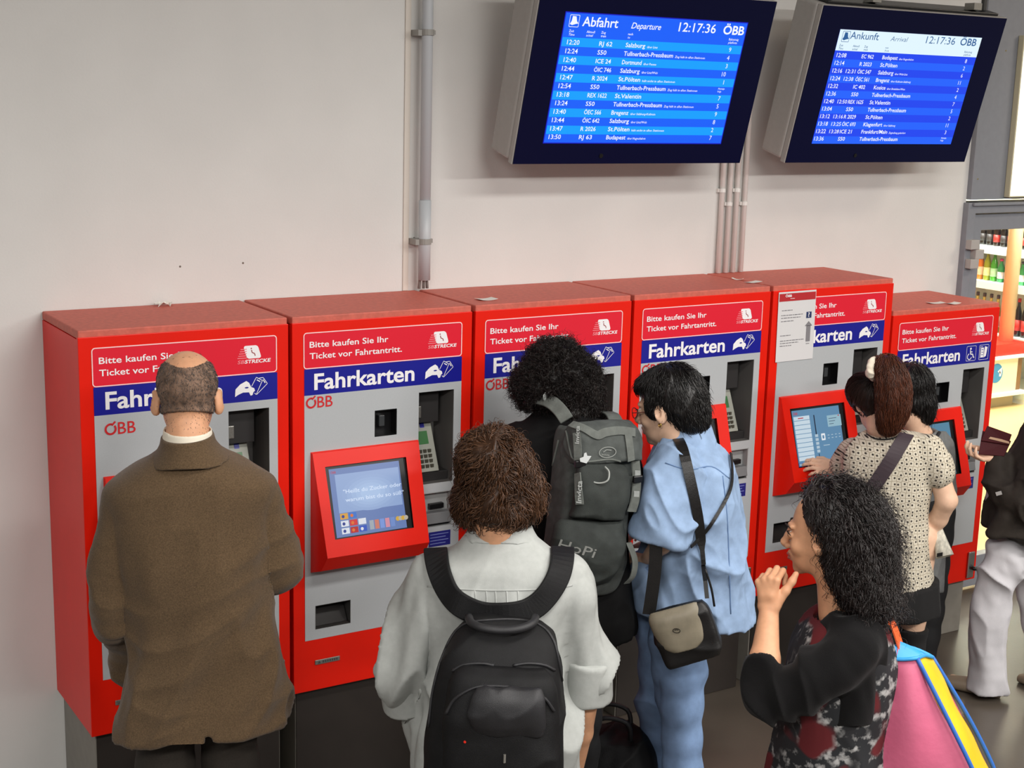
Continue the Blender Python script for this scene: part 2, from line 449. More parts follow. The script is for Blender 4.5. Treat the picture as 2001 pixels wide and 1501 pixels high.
    lettering(m, F, 'Ticket vor Fahrtantritt.', .071, 1.6635, .0205, .360, .012, h=.0022)
    m.build('sticker_text', WHITE, st)
    m = MB()
    poly(m, F, [(x+(z-1.682)*-.30, z) for x, z in rrect_pts(.572, .624, 1.682, 1.727, .009)], .0022)
    lettering(m, F, 'STRECKE', .563, 1.6665, .0115, .092, .025, .22, h=.0022)
    lg = m.build('route_logo', WHITE, st)
    m = MB()
    stroke(m, F, [(.588, 1.712), (.590, 1.703), (.599, 1.699), (.601, 1.691)], .0028, .003); disc(m, F, .587, 1.717, .0024, .003, 8)
    m.build('logo_figure', mat('logo_red', (150, 24, 40)), lg)
    m = MB()
    for k in range(5): rect(m, F, .549-.003*k, .571, 1.714-.0075*k, 1.7168-.0075*k, .0026)
    lettering(m, F, 'SB', .537, 1.6665, .0115, .025, .02, .22, h=.0026)
    m.build('logo_speed_lines', PINK, lg)
    # blue band
    m = MB(); rect(m, F, .051, .681, 1.5345, 1.6275, .0014); bd = m.build('band', BLUE, t)
    m = MB(); lettering(m, F, 'Fahrkarten', .088, 1.554, .0545, .395, .022, h=.0024, res=4); m.build('band_text', WHITE, bd)
    # lock lever
    lk = MB().box(.655, .700, -D-.012, -D, .425+.0, .56)
    lk.v = [(x, y, z+.02) for x, y, z in lk.v]
    lo = lk.build('lock_plate', mat('lock_chrome', (178, 178, 176), rough=.25, metal=.9), t, bevel=.011, seg=3)
    MB().tube([(.677, -D-.005, .50), (.677, -D-.03, .50), (.70, -D-.034, .495)], .011, 10).build('lever', BLACK, lo, smooth=True)
    # small name plate low on the door
    m = MB().box(.089, .188, -D-.004, -D, .531, .549); npl = m.build('name_plate', STEEL, t, bevel=.002)
    m = MB(); FN = Face((0, -D-.004, 0)); poly(m, FN, [(.098, .535), (.112, .535), (.105, .545)], .0006)
    for k in range(7): rect(m, FN, .118+.009*k, .124+.009*k, .536, .544, .0006)
    m.build('plate_marks', mat('plate_ink', (70, 70, 72)), npl)
    # touch-screen housing: a wedge
    X0, X1 = .073, .502; p = .12
    zt, zf, zl, zb = 1.330, .972, .912, .885
    def prof(x, ins):
        return [(x, -D, zt), (x+ins*.3, -D-.012, zt-.004), (x+ins, -D-p, zf), (x+ins*.6, -D-.075, zl), (x, -D, zb)]
    L = prof(X0, .012); R_ = prof(X1, -.012)
    hv = L+R_
    hb = MB().add(hv, [(0, 1, 2, 3, 4), (9, 8, 7, 6, 5), (0, 5, 6, 1), (2, 7, 8, 3), (3, 8, 9, 4), (0, 4, 9, 5)])
    # sloped face with an opening for the screen
    a = np.array(L[1]); b_ = np.array(L[2]); c_ = np.array(R_[1]); d_ = np.array(R_[2])
    def fp(s, q):   # s across 0..1, q up 0..1
        return (b_*(1-s)+d_*s)*(1-q)+(a*(1-s)+c_*s)*q
    s0, s1, q0, q1 = .095, .862, .165, .862
    ss = [0, s0, s1, 1]; qs = [0, q0, q1, 1]
    V = [fp(s, q) for q in qs for s in ss]; Fc = [(j*4+i, j*4+i+1, j*4+i+5, j*4+i+4) for j in range(3) for i in range(3) if not (i == 1 and j == 1)]
    nrm = np.cross(fp(1, 0)-fp(0, 0), fp(0, 1)-fp(0, 0)); nrm /= np.linalg.norm(nrm)
    hole = [fp(s0, q0), fp(s1, q0), fp(s1, q1), fp(s0, q1)]
    hin = [x-nrm*.012 for x in hole]
    hb.add(V, Fc); hb.add(hole+hin, [(0, 4, 5, 1), (1, 5, 6, 2), (2, 6, 7, 3), (3, 7, 4, 0)])
    hs = hb.build('screen_housing', RED, t)
    MB().add(hole+hin, [(0, 1, 5, 4), (1, 2, 6, 5), (2, 3, 7, 6), (3, 0, 4, 7)]).build('screen_bezel', BLACK, hs)
    # bring into a Face for the picture
    o = np.array(hin[0]); rr = np.array(hin[1])-o; wS = np.linalg.norm(rr); rr /= wS
    uu = np.array(hin[3])-o; uu -= rr*(uu@rr); hS = np.linalg.norm(uu); uu /= hS
    SF = Face(o, rr, uu)
    m = MB(); rect(m, SF, 0, wS, 0, hS, .0006); m.build('screen_surround', BLACK, hs)
    # pedestal
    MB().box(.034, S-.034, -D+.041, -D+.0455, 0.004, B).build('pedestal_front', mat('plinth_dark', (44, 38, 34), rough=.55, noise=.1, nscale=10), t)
    MB().box(.03 if True else 0, S-.03, -D+.045, -.004, 0.0, B).build('pedestal', PEDM, t, bevel=.003)
    return t, hs, SF, wS, hS

BANDHAND = 'hand'
def hand_icon(t):
    F = Face((0, -D, 0)); m = MB()
    poly(m, F, [(.527, 1.554), (.529, 1.580), (.546, 1.596), (.568, 1.606), (.578, 1.599), (.585, 1.584), (.596, 1.579), (.599, 1.570), (.593, 1.565), (.590, 1.556), (.583, 1.554), (.577, 1.566), (.556, 1.567), (.540, 1.561)], .0024)
    stroke(m, F, [(.587, 1.586), (.604, 1.616), (.626, 1.603), (.603, 1.556), (.597, 1.562)], .0020, .0024)
    stroke(m, F, [(.612, 1.612), (.629, 1.613), (.644, 1.591), (.605, 1.556)], .0020, .0024)
    stroke(m, F, [(.606, 1.607), (.618, 1.600)], .0035, .0024); stroke(m, F, [(.628, 1.606), (.636, 1.594)], .0030, .0024)
    hi = m.build('hand_and_tickets_icon', WHITE, t)
    m = MB(); disc(m, F, .569, 1.583, .007, .0030, 12, .0026); m.build('finger_gap', BLUE, hi)
def access_icons(t):
    F = Face((0, -D, 0)); m = MB()
    for x0 in (.512, .600):
        ringmark(m, F, rrect_pts(x0, x0+.066, 1.545, 1.617, .006), rrect_pts(x0+.0015, x0+.0645, 1.5465, 1.6155, .005), .0024)
    disc(m, F, .540, 1.604, .0055, .0026, 10)
    stroke(m, F, [(.538, 1.597), (.541, 1.577), (.556, 1.577), (.562, 1.560), (.568, 1.562)], .006, .0026)
    stroke(m, F, [(.539, 1.589), (.553, 1.588)], .004, .0026)
    stroke(m, F, [(.535+.014*math.cos(a), 1.566+.014*math.sin(a)) for a in [math.radians(x) for x in range(110, 351, 20)]], .004, .0026)
    poly(m, F, [(.612, 1.556), (.632, 1.556), (.632, 1.603), (.612, 1.603)], .0026)
    poly(m, F, [(.634, 1.555), (.650, 1.561), (.657, 1.604), (.638, 1.609)], .0026)
    stroke(m, F, [(.607, 1.552), (.607, 1.608), (.625, 1.608)], .002, .0026)
    m.build('wheelchair_and_card_icons', WHITE, t)
    m = MB(); 
    for k in range(3): rect(m, F, .616, .628, 1.592-.012*k, 1.595-.012*k, .0032)
    m.build('icon_lines', BLUE, t)
def obb(t, x=.059, z=1.489):
    F = Face((0, -D, 0)); m = MB()
    lettering(m, F, 'BB', x+.041, z, .039, .058, .004, h=.0030)
    cx, cz, r = x+.017, z+.0185, .0165
    A = [math.radians(a) for a in range(75, 405, 12)]
    stroke(m, F, [(cx+r*math.cos(a), cz+r*math.sin(a)) for a in A], .0068, .003)
    stroke(m, F, [(cx+.004, cz+.012), (cx+.016, cz+.024)], .006, .003)
    m.build('operator_mark', REDP, t)

EM = lambda n, c, e=1.0: mat(n, c, rough=.3, emit=e)
def screen_idle(hs, F, w, h):
    x0, x1, z0, z1 = .012, w-.022, .004, h-.010
    m = MB(); rect(m, F, x0, x1, z0, z1, .0012); p = m.build('screen', EM('scr_blue', (112, 138, 196), .75), hs)
    m = MB(); rect(m, F, x0+.02, x1-.006, z0+.085, z1-.022, .0018); m.build('message_field', EM('scr_field', (152, 178, 224), .8), p)
    for q in range(5):
        m = MB(); disc(m, F, (x0+x1)/2+.012, z0+.145, .112-.018*q, .0019+.0001*q, 32, .064-.010*q); m.build('screen_glow', EM('scr_glow%d' % q, (155+5*q, 181+5*q, 226+3*q), .8+.015*q), p)
    m = MB()
    lettering(m, F, '"Heißt du Zucker oder', x0+.045, z0+.152, .0135, .232, .006, h=.0025)
    lettering(m, F, 'warum bist du so süß"', x0+.050, z0+.122, .0135, .232, .006, h=.0025)
    m.build('message_text', EM('scr_text', (214, 228, 250), .95), p)
    cols = [(235, 240, 250), (190, 30, 40), (50, 90, 200), (235, 240, 250), (220, 50, 50), (235, 240, 250), (230, 170, 60), (60, 120, 210)]
    k = 0
    for j in range(3):
        for i in range(3):
            if (i, j) == (2, 2): continue
            m = MB(); rect(m, F, x0+.022+.034*i, x0+.052+.034*i, z0+.010+.026*j, z0+.031+.026*j, .0019)
            m.build('payment_card', EM('scr_card%d' % k, cols[k], .8), p)
            m = MB(); disc(m, F, x0+.033+.034*i, z0+.020+.026*j, .006, .0023, 10); m.build('card_dot', EM('scr_dot%d' % (k % 3), [(40, 60, 150), (235, 120, 40), (240, 240, 245)][k % 3], .8), p)
            k += 1
    for i in range(5):
        m = MB(); rect(m, F, x0+.132+.021*i, x0+.149+.021*i, z0+.012, z0+.045, .0019); m.build('banknote', EM('scr_note%d' % i, [(170, 180, 190), (215, 130, 110), (130, 160, 230), (225, 150, 170), (120, 150, 215)][i], .8), p)
    for i in range(4):
        m = MB(); disc(m, F, x0+.246+.011*i, z0+.037, .0085, .0019+.0003*i, 12); m.build('coin', EM('scr_coin%d' % (i % 2), [(225, 180, 70), (200, 190, 170)][i % 2], .8), p)
    m = MB(); lettering(m, F, 'ÖBB', x0+.006, z1-.017, .008, .02, .01, h=.002); m.build('screen_mark', EM('scr_red', (210, 50, 60), .7), p)
def screen_menu(hs, F, w, h):
    x0, x1, z0, z1 = .012, w-.022, .004, h-.010
    m = MB(); rect(m, F, x0, x1, z0, z1, .0012); p = m.build('screen', EM('scr_menu', (104, 152, 190), .75), hs)
    m = MB(); rect(m, F, x0, x1, z0, z0+.016, .0018); m.build('footer_bar', EM('scr_foot', (70, 100, 180), .7), p)
    m = MB()
    for k in range(10): rect(m, F, x0+.006, x0+.098, z0+.024+.0195*k, z0+.041+.0195*k, .0019)
    m.build('list_buttons', EM('scr_list', (208, 226, 238), .85), p)
    m = MB(); rect(m, F, x0+.2, x0+.282, z0+.155, z0+.205, .0019); m.build('info_box', EM('scr_info', (160, 198, 214), .8), p)
    m = MB(); rect(m, F, x0+.004, x0+.03, z0+.003, z0+.013, .002); m.build('back_button', EM('scr_info', (160, 198, 214), .8), p)
    m = MB(); rect(m, F, x0+.122, x0+.128, z0+.13, z0+.215, .0019); m.add([F.P(x0+.117, z0+.03, .002), F.P(x0+.125, z0+.018, .002), F.P(x0+.133, z0+.03, .002)], [(0, 1, 2)]); rect(m, F, x0+.123, x0+.127, z0+.03, z0+.045, .002)
    m.build('scroll_bar', EM('scr_dark', (24, 40, 70), .5), p)
    m = MB()
    for k in range(5): rect(m, F, x0+.116, x0+.134, z0+.05+.017*k, z0+.062+.017*k, .0022)
    for k in range(4): rect(m, F, x0+.19+.022*k, x0+.20+.022*k, z0+.118, z0+.121, .002); rect(m, F, x0+.19+.022*k, x0+.20+.022*k, z0+.105, z0+.108, .002)
    rect(m, F, x0+.158, x0+.195, z0+.076, z0+.079, .002)
    m.build('scroll_steps', EM('scr_list2', (190, 212, 226), .8), p)
    m = MB(); ringmark(m, F, rrect_pts(x0+.152, x0+.175, z0+.10, z0+.13, .003), rrect_pts(x0+.158, x0+.169, z0+.107, z0+.122, .003), .002); m.build('compass_button', EM('scr_white', (235, 240, 245), .9), p)
    m = MB(); lettering(m, F, 'ÖBB', x0+.006, z1-.02, .011, .026, .01, h=.002); rect(m, F, x0+.03, x0+.062, z1-.038, z1-.034, .0023); rect(m, F, x0+.105, x0+.125, z0+.003, z0+.011, .0022); rect(m, F, x0+.265, x0+.272, z0+.198, z0+.203, .0023)
    m.build('screen_mark', EM('scr_red', (210, 50, 60), .7), p)
    m = MB()
    for k in range(3): rect(m, F, x0+.208, x0+.255-.01*k, z0+.19-.012*k, z0+.1925-.012*k, .0023)
    lettering(m, F, 'Zurück', x0+.008, z0+.006, .005, .018, .01, h=.0024)
    m.build('fine_print', EM('scr_grey', (90, 110, 140), .5), p)
def screen_plain(hs, F, w, h, c=(96, 146, 176)):
    x0, x1, z0, z1 = .012, w-.022, .004, h-.010
    m = MB(); rect(m, F, x0, x1, z0, z1, .0012); p = m.build('screen', EM('scr_plain%d' % c[0], c, .75), hs)
    m = MB(); rect(m, F, x0, x1, z0+.02, z0+.024, .0018); rect(m, F, x0+.02, x1-.02, z0+.03, z1-.05, .0018); m.build('list_buttons', EM('scr_plist%d' % c[0], tuple(min(255, x+24) for x in c), .75), p)

base_m, hs0, SF, wS, hS = build_machine('ticket_machine')
mlabels = ['leftmost red ticket machine, the one with its whole left side showing', 'red ticket machine second from left, its screen showing two lines of text',
           'red ticket machine that the person with the grey backpack leans into', 'red ticket machine behind the person in the light blue denim shirt',
           'red ticket machine with the white paper notice stuck on its upper left', 'rightmost red ticket machine, lower than the others and with a wheelchair symbol']
machines = []
for i in range(6):
    t = base_m if i == 0 else copy_tree(base_m)
    machines.append(t)
for i, t in enumerate(machines):
    t.location = (i*S, 0, -DROP if i == 5 else 0)
    t['label'] = mlabels[i]; t['group'] = 'row of red ticket machines'
    hs = [c for c in t.children if c.name.startswith('screen_housing')][0]
    (screen_plain if i in (0, 2, 3, 5) else screen_idle if i == 1 else screen_menu)(hs, SF, wS, hS)
    if i == 5: access_icons(t)
    else: hand_icon(t)
    obb(t, *((.085, 1.468) if i == 0 else (.059, 1.489)))
    if i == 5:
        pf = [c for c in t.children if c.name.startswith('pedestal_front')][0]; bpy.data.objects.remove(pf)
        pd = [c for c in t.children if c.name.startswith('pedestal')][0]
        pd.data = pd.data.copy()
        for v in pd.data.vertices:
            if v.co.z < .1: v.co.z = DROP
    if i == 5:   # the low machine carries a narrower band text
        bd = [c for c in t.children if c.name.split('.')[0] == 'band'][0]
        for c in list(bd.children):
            c.scale = (.97, 1, 1)

# loose papers
PAPER = mat('paper_white', (226, 222, 214), rough=.7)
random.seed(4)
def crumple(name, label, u, v, z, s, seed):
    d = ray(u, v); p = CAM+d*((z-CAM[2])/d[2])
    rs = np.random.RandomState(seed); n = 6; V = []; Fc = []
    for i in range(n):
        for j in range(n): V.append(((i/(n-1)-.5)*s*(1+.2*rs.randn()), (j/(n-1)-.5)*s*.7*(1+.2*rs.randn()), .006+.012*rs.rand()))
    for i in range(n-1):
        for j in range(n-1): Fc.append((i*n+j, (i+1)*n+j, (i+1)*n+j+1, i*n+j+1))
    for k in range(4): V[[0, n-1, n*(n-1), n*n-1][k]] = (*V[[0, n-1, n*(n-1), n*n-1][k]][:2], .0005)
    o = link_mesh(name, V, Fc, PAPER); o.location = p; props(o, label, 'paper')
    sm = o.modifiers.new('solid', 'SOLIDIFY'); sm.thickness = .0008
    return o
crumple('crumpled_paper', 'crumpled scrap of white paper on top of the leftmost machine', 319, 598, H, .055, 2)
def slip(label, u, v, z, a, b, rz, lift=.004, mt=PAPER):
    d = ray(u, v); p = CAM+d*((z-CAM[2])/d[2])
    V = []; n = 7
    for i in range(n):
        t = i/(n-1)
        for j in (0, 1): V.append(((t-.5)*a, (j-.5)*b, .0012+lift*(2*t-1)**2))
    Fc = [(2*i, 2*i+2, 2*i+3, 2*i+1) for i in range(n-1)]
    o = link_mesh('paper_slip', V, Fc, mt); o.location = p; o.rotation_euler = (0, 0, rz); props(o, label, 'paper')
    sm = o.modifiers.new('solid', 'SOLIDIFY'); sm.thickness = .0008; sm.offset = 1
    return o
slip('white card lying on top of the third machine from the left', 950, 586, H, .075, .05, .0)
slip('white slip lying on top between the fourth and fifth machines', 1472, 552, H, .085, .035, .25, .002)
slip('narrow folded slip leaning on the top seam of the fourth machine', 1441, 547, H, .05, .02, -1.0, .006)
slip('left one of two white slips on top of the rightmost machine', 1828, 593, H-DROP, .085, .04, -.2)
slip('right one of two white slips on top of the rightmost machine', 1862, 594, H-DROP, .075, .04, .1)

# paper notice on the fifth machine
c = [at(u, v, -D-.004) for u, v in ((1515, 708.5), (1587.5, 700.5), (1596.5, 567), (1522, 571.5))]
nt_ = thing('paper_notice', 'white paper notice with a dark red header and a grey arrow, on the fifth machine', 'notice', c[0])
o = c[0]; rr = c[1]-c[0]; uu = c[3]-c[0]; wN = np.linalg.norm(rr); hN = np.linalg.norm(uu)
rr /= wN; uu /= hN
class SkewFace(Face): pass
NF = Face((0, 0, 0), rr, uu); NF.n = np.array([0, -1., 0])
m = MB(); m.hexa([NF.P(0, 0, .001), NF.P(wN, 0, .001), NF.P(wN, 0, 0), NF.P(0, 0, 0), NF.P(0, hN, .001), NF.P(wN, hN, .001), NF.P(wN, hN, 0), NF.P(0, hN, 0)])
m.build('sheet', mat('notice_paper', (214, 213, 214), rough=.6), nt_)
m = MB(); rect(m, NF, .004, wN-.003, hN*.865, hN*.975, .002); m.build('header', mat('notice_red', (178, 30, 38)), nt_)
m = MB(); lettering(m, NF, 'ÖBB', wN*.17, hN*.925, .0095, wN*.17, .03, h=.003); rect(m, NF, wN*.3, wN*.42, hN*.898, hN*.904, .003); m.build('header_text', WHITE, nt_)
m = MB()
for zf, a, b in ((.73, .1, .38), (.66, .09, .66), (.622, .09, .62), (.575, .09, .42), (.37, .09, .36), (.295, .09, .72), (.26, .09, .58), (.222, .09, .4)):
    x = a
    rs = random.Random(int(zf*1000))
    while x < b:
        wd = min(rs.uniform(.03, .09), b-x); rect(m, NF, wN*x, wN*(x+wd), hN*zf, hN*zf+.0032, .002); x += wd+.015
m.build('notice_text', mat('notice_ink', (120, 118, 122)), nt_)
m = MB(); ax = wN*.835
rect(m, NF, ax-.012, ax+.012, hN*.26, hN*.49, .002); poly(m, NF, [(ax-.022, hN*.485), (ax+.022, hN*.485), (ax, hN*.555)], .002); rect(m, NF, ax-.010, ax+.010, hN*.225, hN*.235, .002)
m.build('arrow', mat('arrow_grey', (128, 126, 130)), nt_)
m = MB(); rect(m, NF, ax-.016, ax+.014, hN*.60, hN*.69, .002); qs_ = m.build('question_square', mat('notice_blue', (36, 52, 96)), nt_)
m = MB(); lettering(m, NF, '?', ax-.006, hN*.617, .019, None, .02, h=.003); m.build('question_mark', WHITE, qs_)

# ------------------------------------------------------------------ departure and arrival boards
TILT = math.radians(14.8)
CASE = mat('board_case_grey', (168, 165, 161), rough=.5, noise=.03, nscale=50)
NAVY = mat('board_bezel_navy', (7, 9, 46), rough=.25, spec=.2)
def board(x0, kind):
    lab = ('tilted wall board with blue departures timetable, next to the thick pipe', 'tilted wall board with blue and white arrivals timetable, nearest the shop door')[kind]
    t = thing('timetable_board', lab, 'information board', (x0, -.27, 2.316))
    u = np.array([0, -math.sin(TILT), math.cos(TILT)]); F = Face((0, 0, 0), (1, 0, 0), u)
    Wd, Hh = 1.135, .681
    def slab(mb, xa, xb, za, zb, h0, h1): return mb.hexa([F.P(xa, za, h1), F.P(xb, za, h1), F.P(xb, za, h0), F.P(xa, za, h0), F.P(xa, zb, h1), F.P(xb, zb, h1), F.P(xb, zb, h0), F.P(xa, zb, h0)])
    slab(MB(), -.004, Wd+.004, .012, Hh, -.165, -.032).build('case', CASE, t, bevel=.012, seg=3)
    slab(MB(), 0, Wd, .001, Hh, -.031, -.004).build('front_frame', CASE, t, bevel=.002)
    slab(MB(), .004, Wd-.001, .003, Hh-.002, -.0035, 0).build('bezel', NAVY, t, bevel=.001)
    mb = MB(); slab(mb, .05, Wd-.03, Hh, Hh+.012, -.15, -.03); cap = mb.build('top_cover', BLACK, t, bevel=.003)
    for x in (.3, .93):
        MB().box(x, x+.05, -.155, -.10, Hh+.005, Hh+.035).build('top_clip', STEEL, cap)
    for x in (.25, .88): MB().tube([(x, .115, .30), (x, .262, .30)], .022, 8).box(x-.05, x+.05, .262, .269, .2, .4).build('wall_bracket', BLACK, t)
    for x in (.12, 1.08): MB().tube([(x, -.08, Hh+.005), (x, -.08, 1.68)], .012, 8).build('hanger_rod', mat('rod_dark', (60, 58, 56)), t)
    a0, a1, z0, z1 = .127, 1.003, .0895, .586
    eb = 1.1
    scr = MB(); rect(scr, F, a0, a1, z0, z1, .0012)
    if kind == 0: sp = scr.build('screen', EM('board_blue', (16, 92, 240), 1.1), t)
    else: sp = scr.build('screen', EM('board_blue2', (26, 66, 230), 1.1), t)
    st = MB()
    for k in range(0, 12, 2) if kind == 0 else range(1, 12, 2):
        zz = .495-.0338*k; rect(st, F, a0+.002, a1-.002, zz-.0338, zz, .0018)
    st.build('row_stripes', EM('board_row%d' % kind, (8, 150, 250) if kind == 0 else (28, 92, 240), 1.15), sp)
    if kind == 0:
        ed = MB(); rect(ed, F, a0-.004, a1+.004, z0-.004, z1+.004, .0008); ed.build('screen_edge', EM('board_edge', (10, 20, 200), .9), sp)
    if kind: 
        hd = MB(); rect(hd, F, a0, a1, .497, z1, .0018); hd.build('header_field', EM('board_head', (226, 246, 255), 1.0), sp)
    inkH = EM('board_white', (246, 250, 255), 1.0) if kind == 0 else EM('board_ink', (52, 110, 176), .7)
    ink = EM('board_white', (246, 250, 255), 1.0)
    tx = lambda nm, *a, ink_=None, **k: lettering(MB(), F, *a, h=.0026, **k).build(nm, ink_ or inkH, sp)
    if kind == 0:
        tx('header_title', 'Abfahrt', .206, .540, .0345, .164, .012); tx('header_subtitle', 'Departure', .433, .541, .0225, .14, .006, .25)
        tx('header_clock', '12:17:36', .662, .540, .0345, .185, .006); tx('header_mark', 'ÖBB', .886, .539, .0335, .108, .022)
    else:
        tx('header_title', 'Ankunft', .193, .549, .030, .168, .002); tx('header_subtitle', 'Arrival', .433, .549, .020, .10, -.006, .25)
        tx('header_clock', '12:17:36', .652, .548, .031, .184, -.003); tx('header_mark', 'ÖBB', .870, .548, .031, .105, .014)
    m = MB()
    X = .155 if kind == 0 else .14
    ringmark(m, F, rrect_pts(.146, .190, .534, .580, .004), rrect_pts(.148, .188, .536, .578, .003), .0026)
    poly(m, F, [(.158, .575), (.174, .574), (.180, .556), (.188, .548), (.176, .546), (.160, .541), (.150, .545), (.156, .556)], .0026)
    m.build('train_icon', inkH, sp)
    for k, (x, a, b) in enumerate(((.152, 'Zeit', 'Time'), (.232, 'Aktuell', 'actual'), (.299, 'Zug', 'train'), (.425, 'nach' if kind == 0 else 'von', 'to' if kind == 0 else 'from'), (.925, 'Bahnsteig', 'platform'))):
        m = MB(); lettering(m, F, a, x-.01*kind, .515, .009, None, .008, h=.0026, res=1); lettering(m, F, b, x-.01*kind, .502, .009, None, .008, .2, h=.0026, res=1); m.build('column_heading', inkH, sp)
    if kind == 0:
        rows = [('12:20', '', 'RJ 62', 'Salzburg', 'über Linz', '9'), ('12:24', '', 'S50', 'Tullnerbach-Pressbaum', 'Zug hält in allen Stationen', '4'), ('12:40', '', 'ICE 24', 'Dortmund', 'über Passau', '3'),
                ('12:44', '', 'ÖIC 746', 'Salzburg', 'über Linz/Wels', '10'), ('12:47', '', 'R 2024', 'St.Pölten', 'hält nicht in allen Stationen', '1'), ('12:54', '', 'S50', 'Tullnerbach-Pressbaum', 'Zug hält in allen Stationen', 'Anzeige folgt'),
                ('13:18', '', 'REX 1622', 'St.Valentin', '', '7'), ('13:24', '', 'S50', 'Tullnerbach-Pressbaum', 'Zug hält in allen Stationen', '5'), ('13:40', '', 'ÖEC 566', 'Bregenz', 'über Salzburg-Kufstein', '9'),
                ('13:44', '', 'ÖIC 642', 'Salzburg', 'über Linz/Wels', '8'), ('13:47', '', 'R 2026', 'St.Pölten', 'hält nicht in allen Stationen', '2'), ('13:50', '', 'RJ 63', 'Budapest', 'über Hegyeshalom', '7')]
    else:
        rows = [('12:08', '', 'EC 962', 'Budapest', 'über Hegyeshalom', '8'), ('12:14', '', 'R 2023', 'St.Pölten', '', '2'), ('12:16', '12:31', 'ÖIC 547', 'Salzburg', 'über Wels-Linz', '6'), ('12:24', '12:38', 'ÖEC 561', 'Bregenz', 'über Kufstein-Salzburg', '11'),
                ('12:32', '', 'IC 402', 'Kosice', 'über Bratislava-Wien', '2'), ('12:36', '', 'S50', 'Tullnerbach-Pressbaum', '', '4'), ('12:40', '12:50', 'REX 1625', 'St.Valentin', '', '7'), ('13:04', '', 'S50', 'Tullnerbach-Pressbaum', '', '5'),
                ('13:12', '13:16', 'R 2029', 'St.Pölten', '', '2'), ('13:18', '13:25', 'ÖIC 693', 'Klagenfurt', 'über Salzburg', '11'), ('13:22', '13:28', 'ICE 21', 'Frankfurt/Main', 'Zugteilung geändert', '3'), ('13:36', '', 'S50', 'Tullnerbach-Pressbaum', '', 'Anzeige folgt')]
    for k, (a, b, c, d, e, g) in enumerate(rows):
        z = .4665-.0332*k+.0025
        xo = -.008*k/11 - (.010 if kind else 0)
        tx('row_time', a, .152+xo, z, .0175, .056, .008, res=2, ink_=ink)
        if b: tx('row_new_time', b, .152+xo+.078, z, .0165, .056, .004, res=2, ink_=ink)
        tx('row_train', c, .299+xo-(.006 if k > 5 else 0), z, .0165, len(c)*.0098+.012, .010, res=2, ink_=ink)
        wd = len(d)*.0112+.004
        m = lettering(MB(), F, d, .423+xo, z, .0165, wd, .012, h=.0026, res=2)
        if e: lettering(m, F, e, .423+xo+wd+.010, z, .0085, len(e)*.0056, .008, .1, h=.0026, res=1)
        m.build('row_destination', ink, sp)
        if len(g) <= 2: tx('row_platform', g, .948, z, .0175, None, .0, align='R', res=2, ink_=ink)
        else:
            m = MB(); lettering(m, F, 'Anzeige', .925, z+.012, .0075, None, .004, h=.0026, res=1); lettering(m, F, 'folgt', .925, z, .0075, None, .004, h=.0026, res=1); m.build('row_platform', ink, sp)
    MB().tube([F.P(.408, .036, 0), F.P(.408, .036, .003)], .009, 12).build('sensor', BLACK, t)
    return t
board(1.7186, 0)
board(3.106, 1)

# ------------------------------------------------------------------ shop behind the glass door
XC = 9.2
sh = thing('drinks_cooler', 'open white drinks cooler full of bottles inside the shop', 'cooler', (XC, 0, 0))
SHW = mat('cooler_white', (236, 240, 232), rough=.4)
yA, yB = 1.2, 4.05
MB().box(.50, .54, yA, yB, 0, 2.25).build('back_panel', SHW, sh)
for yy in (yA-.04, yB): MB().box(0, .54, yy, yy+.04, 0, 2.25).build('side_panel', SHW, sh)
MB().box(0, .54, yA, yB, 2.2, 2.26).build('top_panel', SHW, sh)
MB().box(-.02, .54, yA, yB, 0, .09).build('plinth', SHW, sh)
shelf_z = [.11, .575, 1.03, 1.345, 1.66]
EDG = mat('price_rail', (232, 244, 230), rough=.4)
for z in shelf_z:
    s_ = MB().box(.0, .50, yA, yB, z-.02, z).build('shelf', SHW, sh)
    y = yB-.02
    while y > yA+.3:
        MB().box(-.022, -.002, y-.30, y-.004, z-.068, z-.004).build('price_rail', EDG, s_)
        y -= .302
mats_ = {}
def bottle(kind):
    t = thing('drink_bottle', '', 'bottle')
    if kind == 'cola': glass_c, cap_c, lab_c, hh = (34, 18, 16), (150, 26, 30), (196, 48, 40), .23
    elif kind == 'dark': glass_c, cap_c, lab_c, hh = (26, 22, 22), (40, 40, 40), (60, 56, 56), .23
    elif kind == 'red': glass_c, cap_c, lab_c, hh = (210, 120, 40), (188, 60, 56), (240, 205, 170), .265
    elif kind == 'yellow': glass_c, cap_c, lab_c, hh = (150, 160, 40), (235, 210, 40), (240, 235, 170), .265
    elif kind == 'green': glass_c, cap_c, lab_c, hh = (70, 160, 50), (46, 160, 100), (180, 230, 180), .265
    elif kind == 'pinkcap': glass_c, cap_c, lab_c, hh = (60, 150, 90), (205, 60, 130), (240, 225, 225), .21
    elif kind == 'greycap': glass_c, cap_c, lab_c, hh = (70, 170, 100), (66, 70, 80), (232, 234, 240), .21
    elif kind == 'tall': glass_c, cap_c, lab_c, hh = (30, 18, 16), (170, 30, 30), (214, 60, 50), .34
    else: glass_c, cap_c, lab_c, hh = (190, 170, 60), (60, 62, 66), (246, 246, 230), .34
    r = .031
    b = MB().lathe([(r*.9, 0), (r, .01), (r, hh*.55), (r*.95, hh*.62), (r*.42, hh*.82), (r*.40, hh*.90)], n=12).build('bottle_body', mat('drink_'+kind, glass_c, rough=.12, coat=.3), t, smooth=True)
    MB().lathe([(r*.5, hh*.90), (r*.5, hh*.99), (r*.4, hh)], n=10).build('cap', mat('cap_'+kind, cap_c, rough=.4), t, smooth=True)
    MB().lathe([(r*1.02, hh*.16), (r*1.02, hh*.44)], n=12).build('bottle_label', mat('lab_'+kind, lab_c, rough=.5), t, smooth=True)
    return t
proto = {}
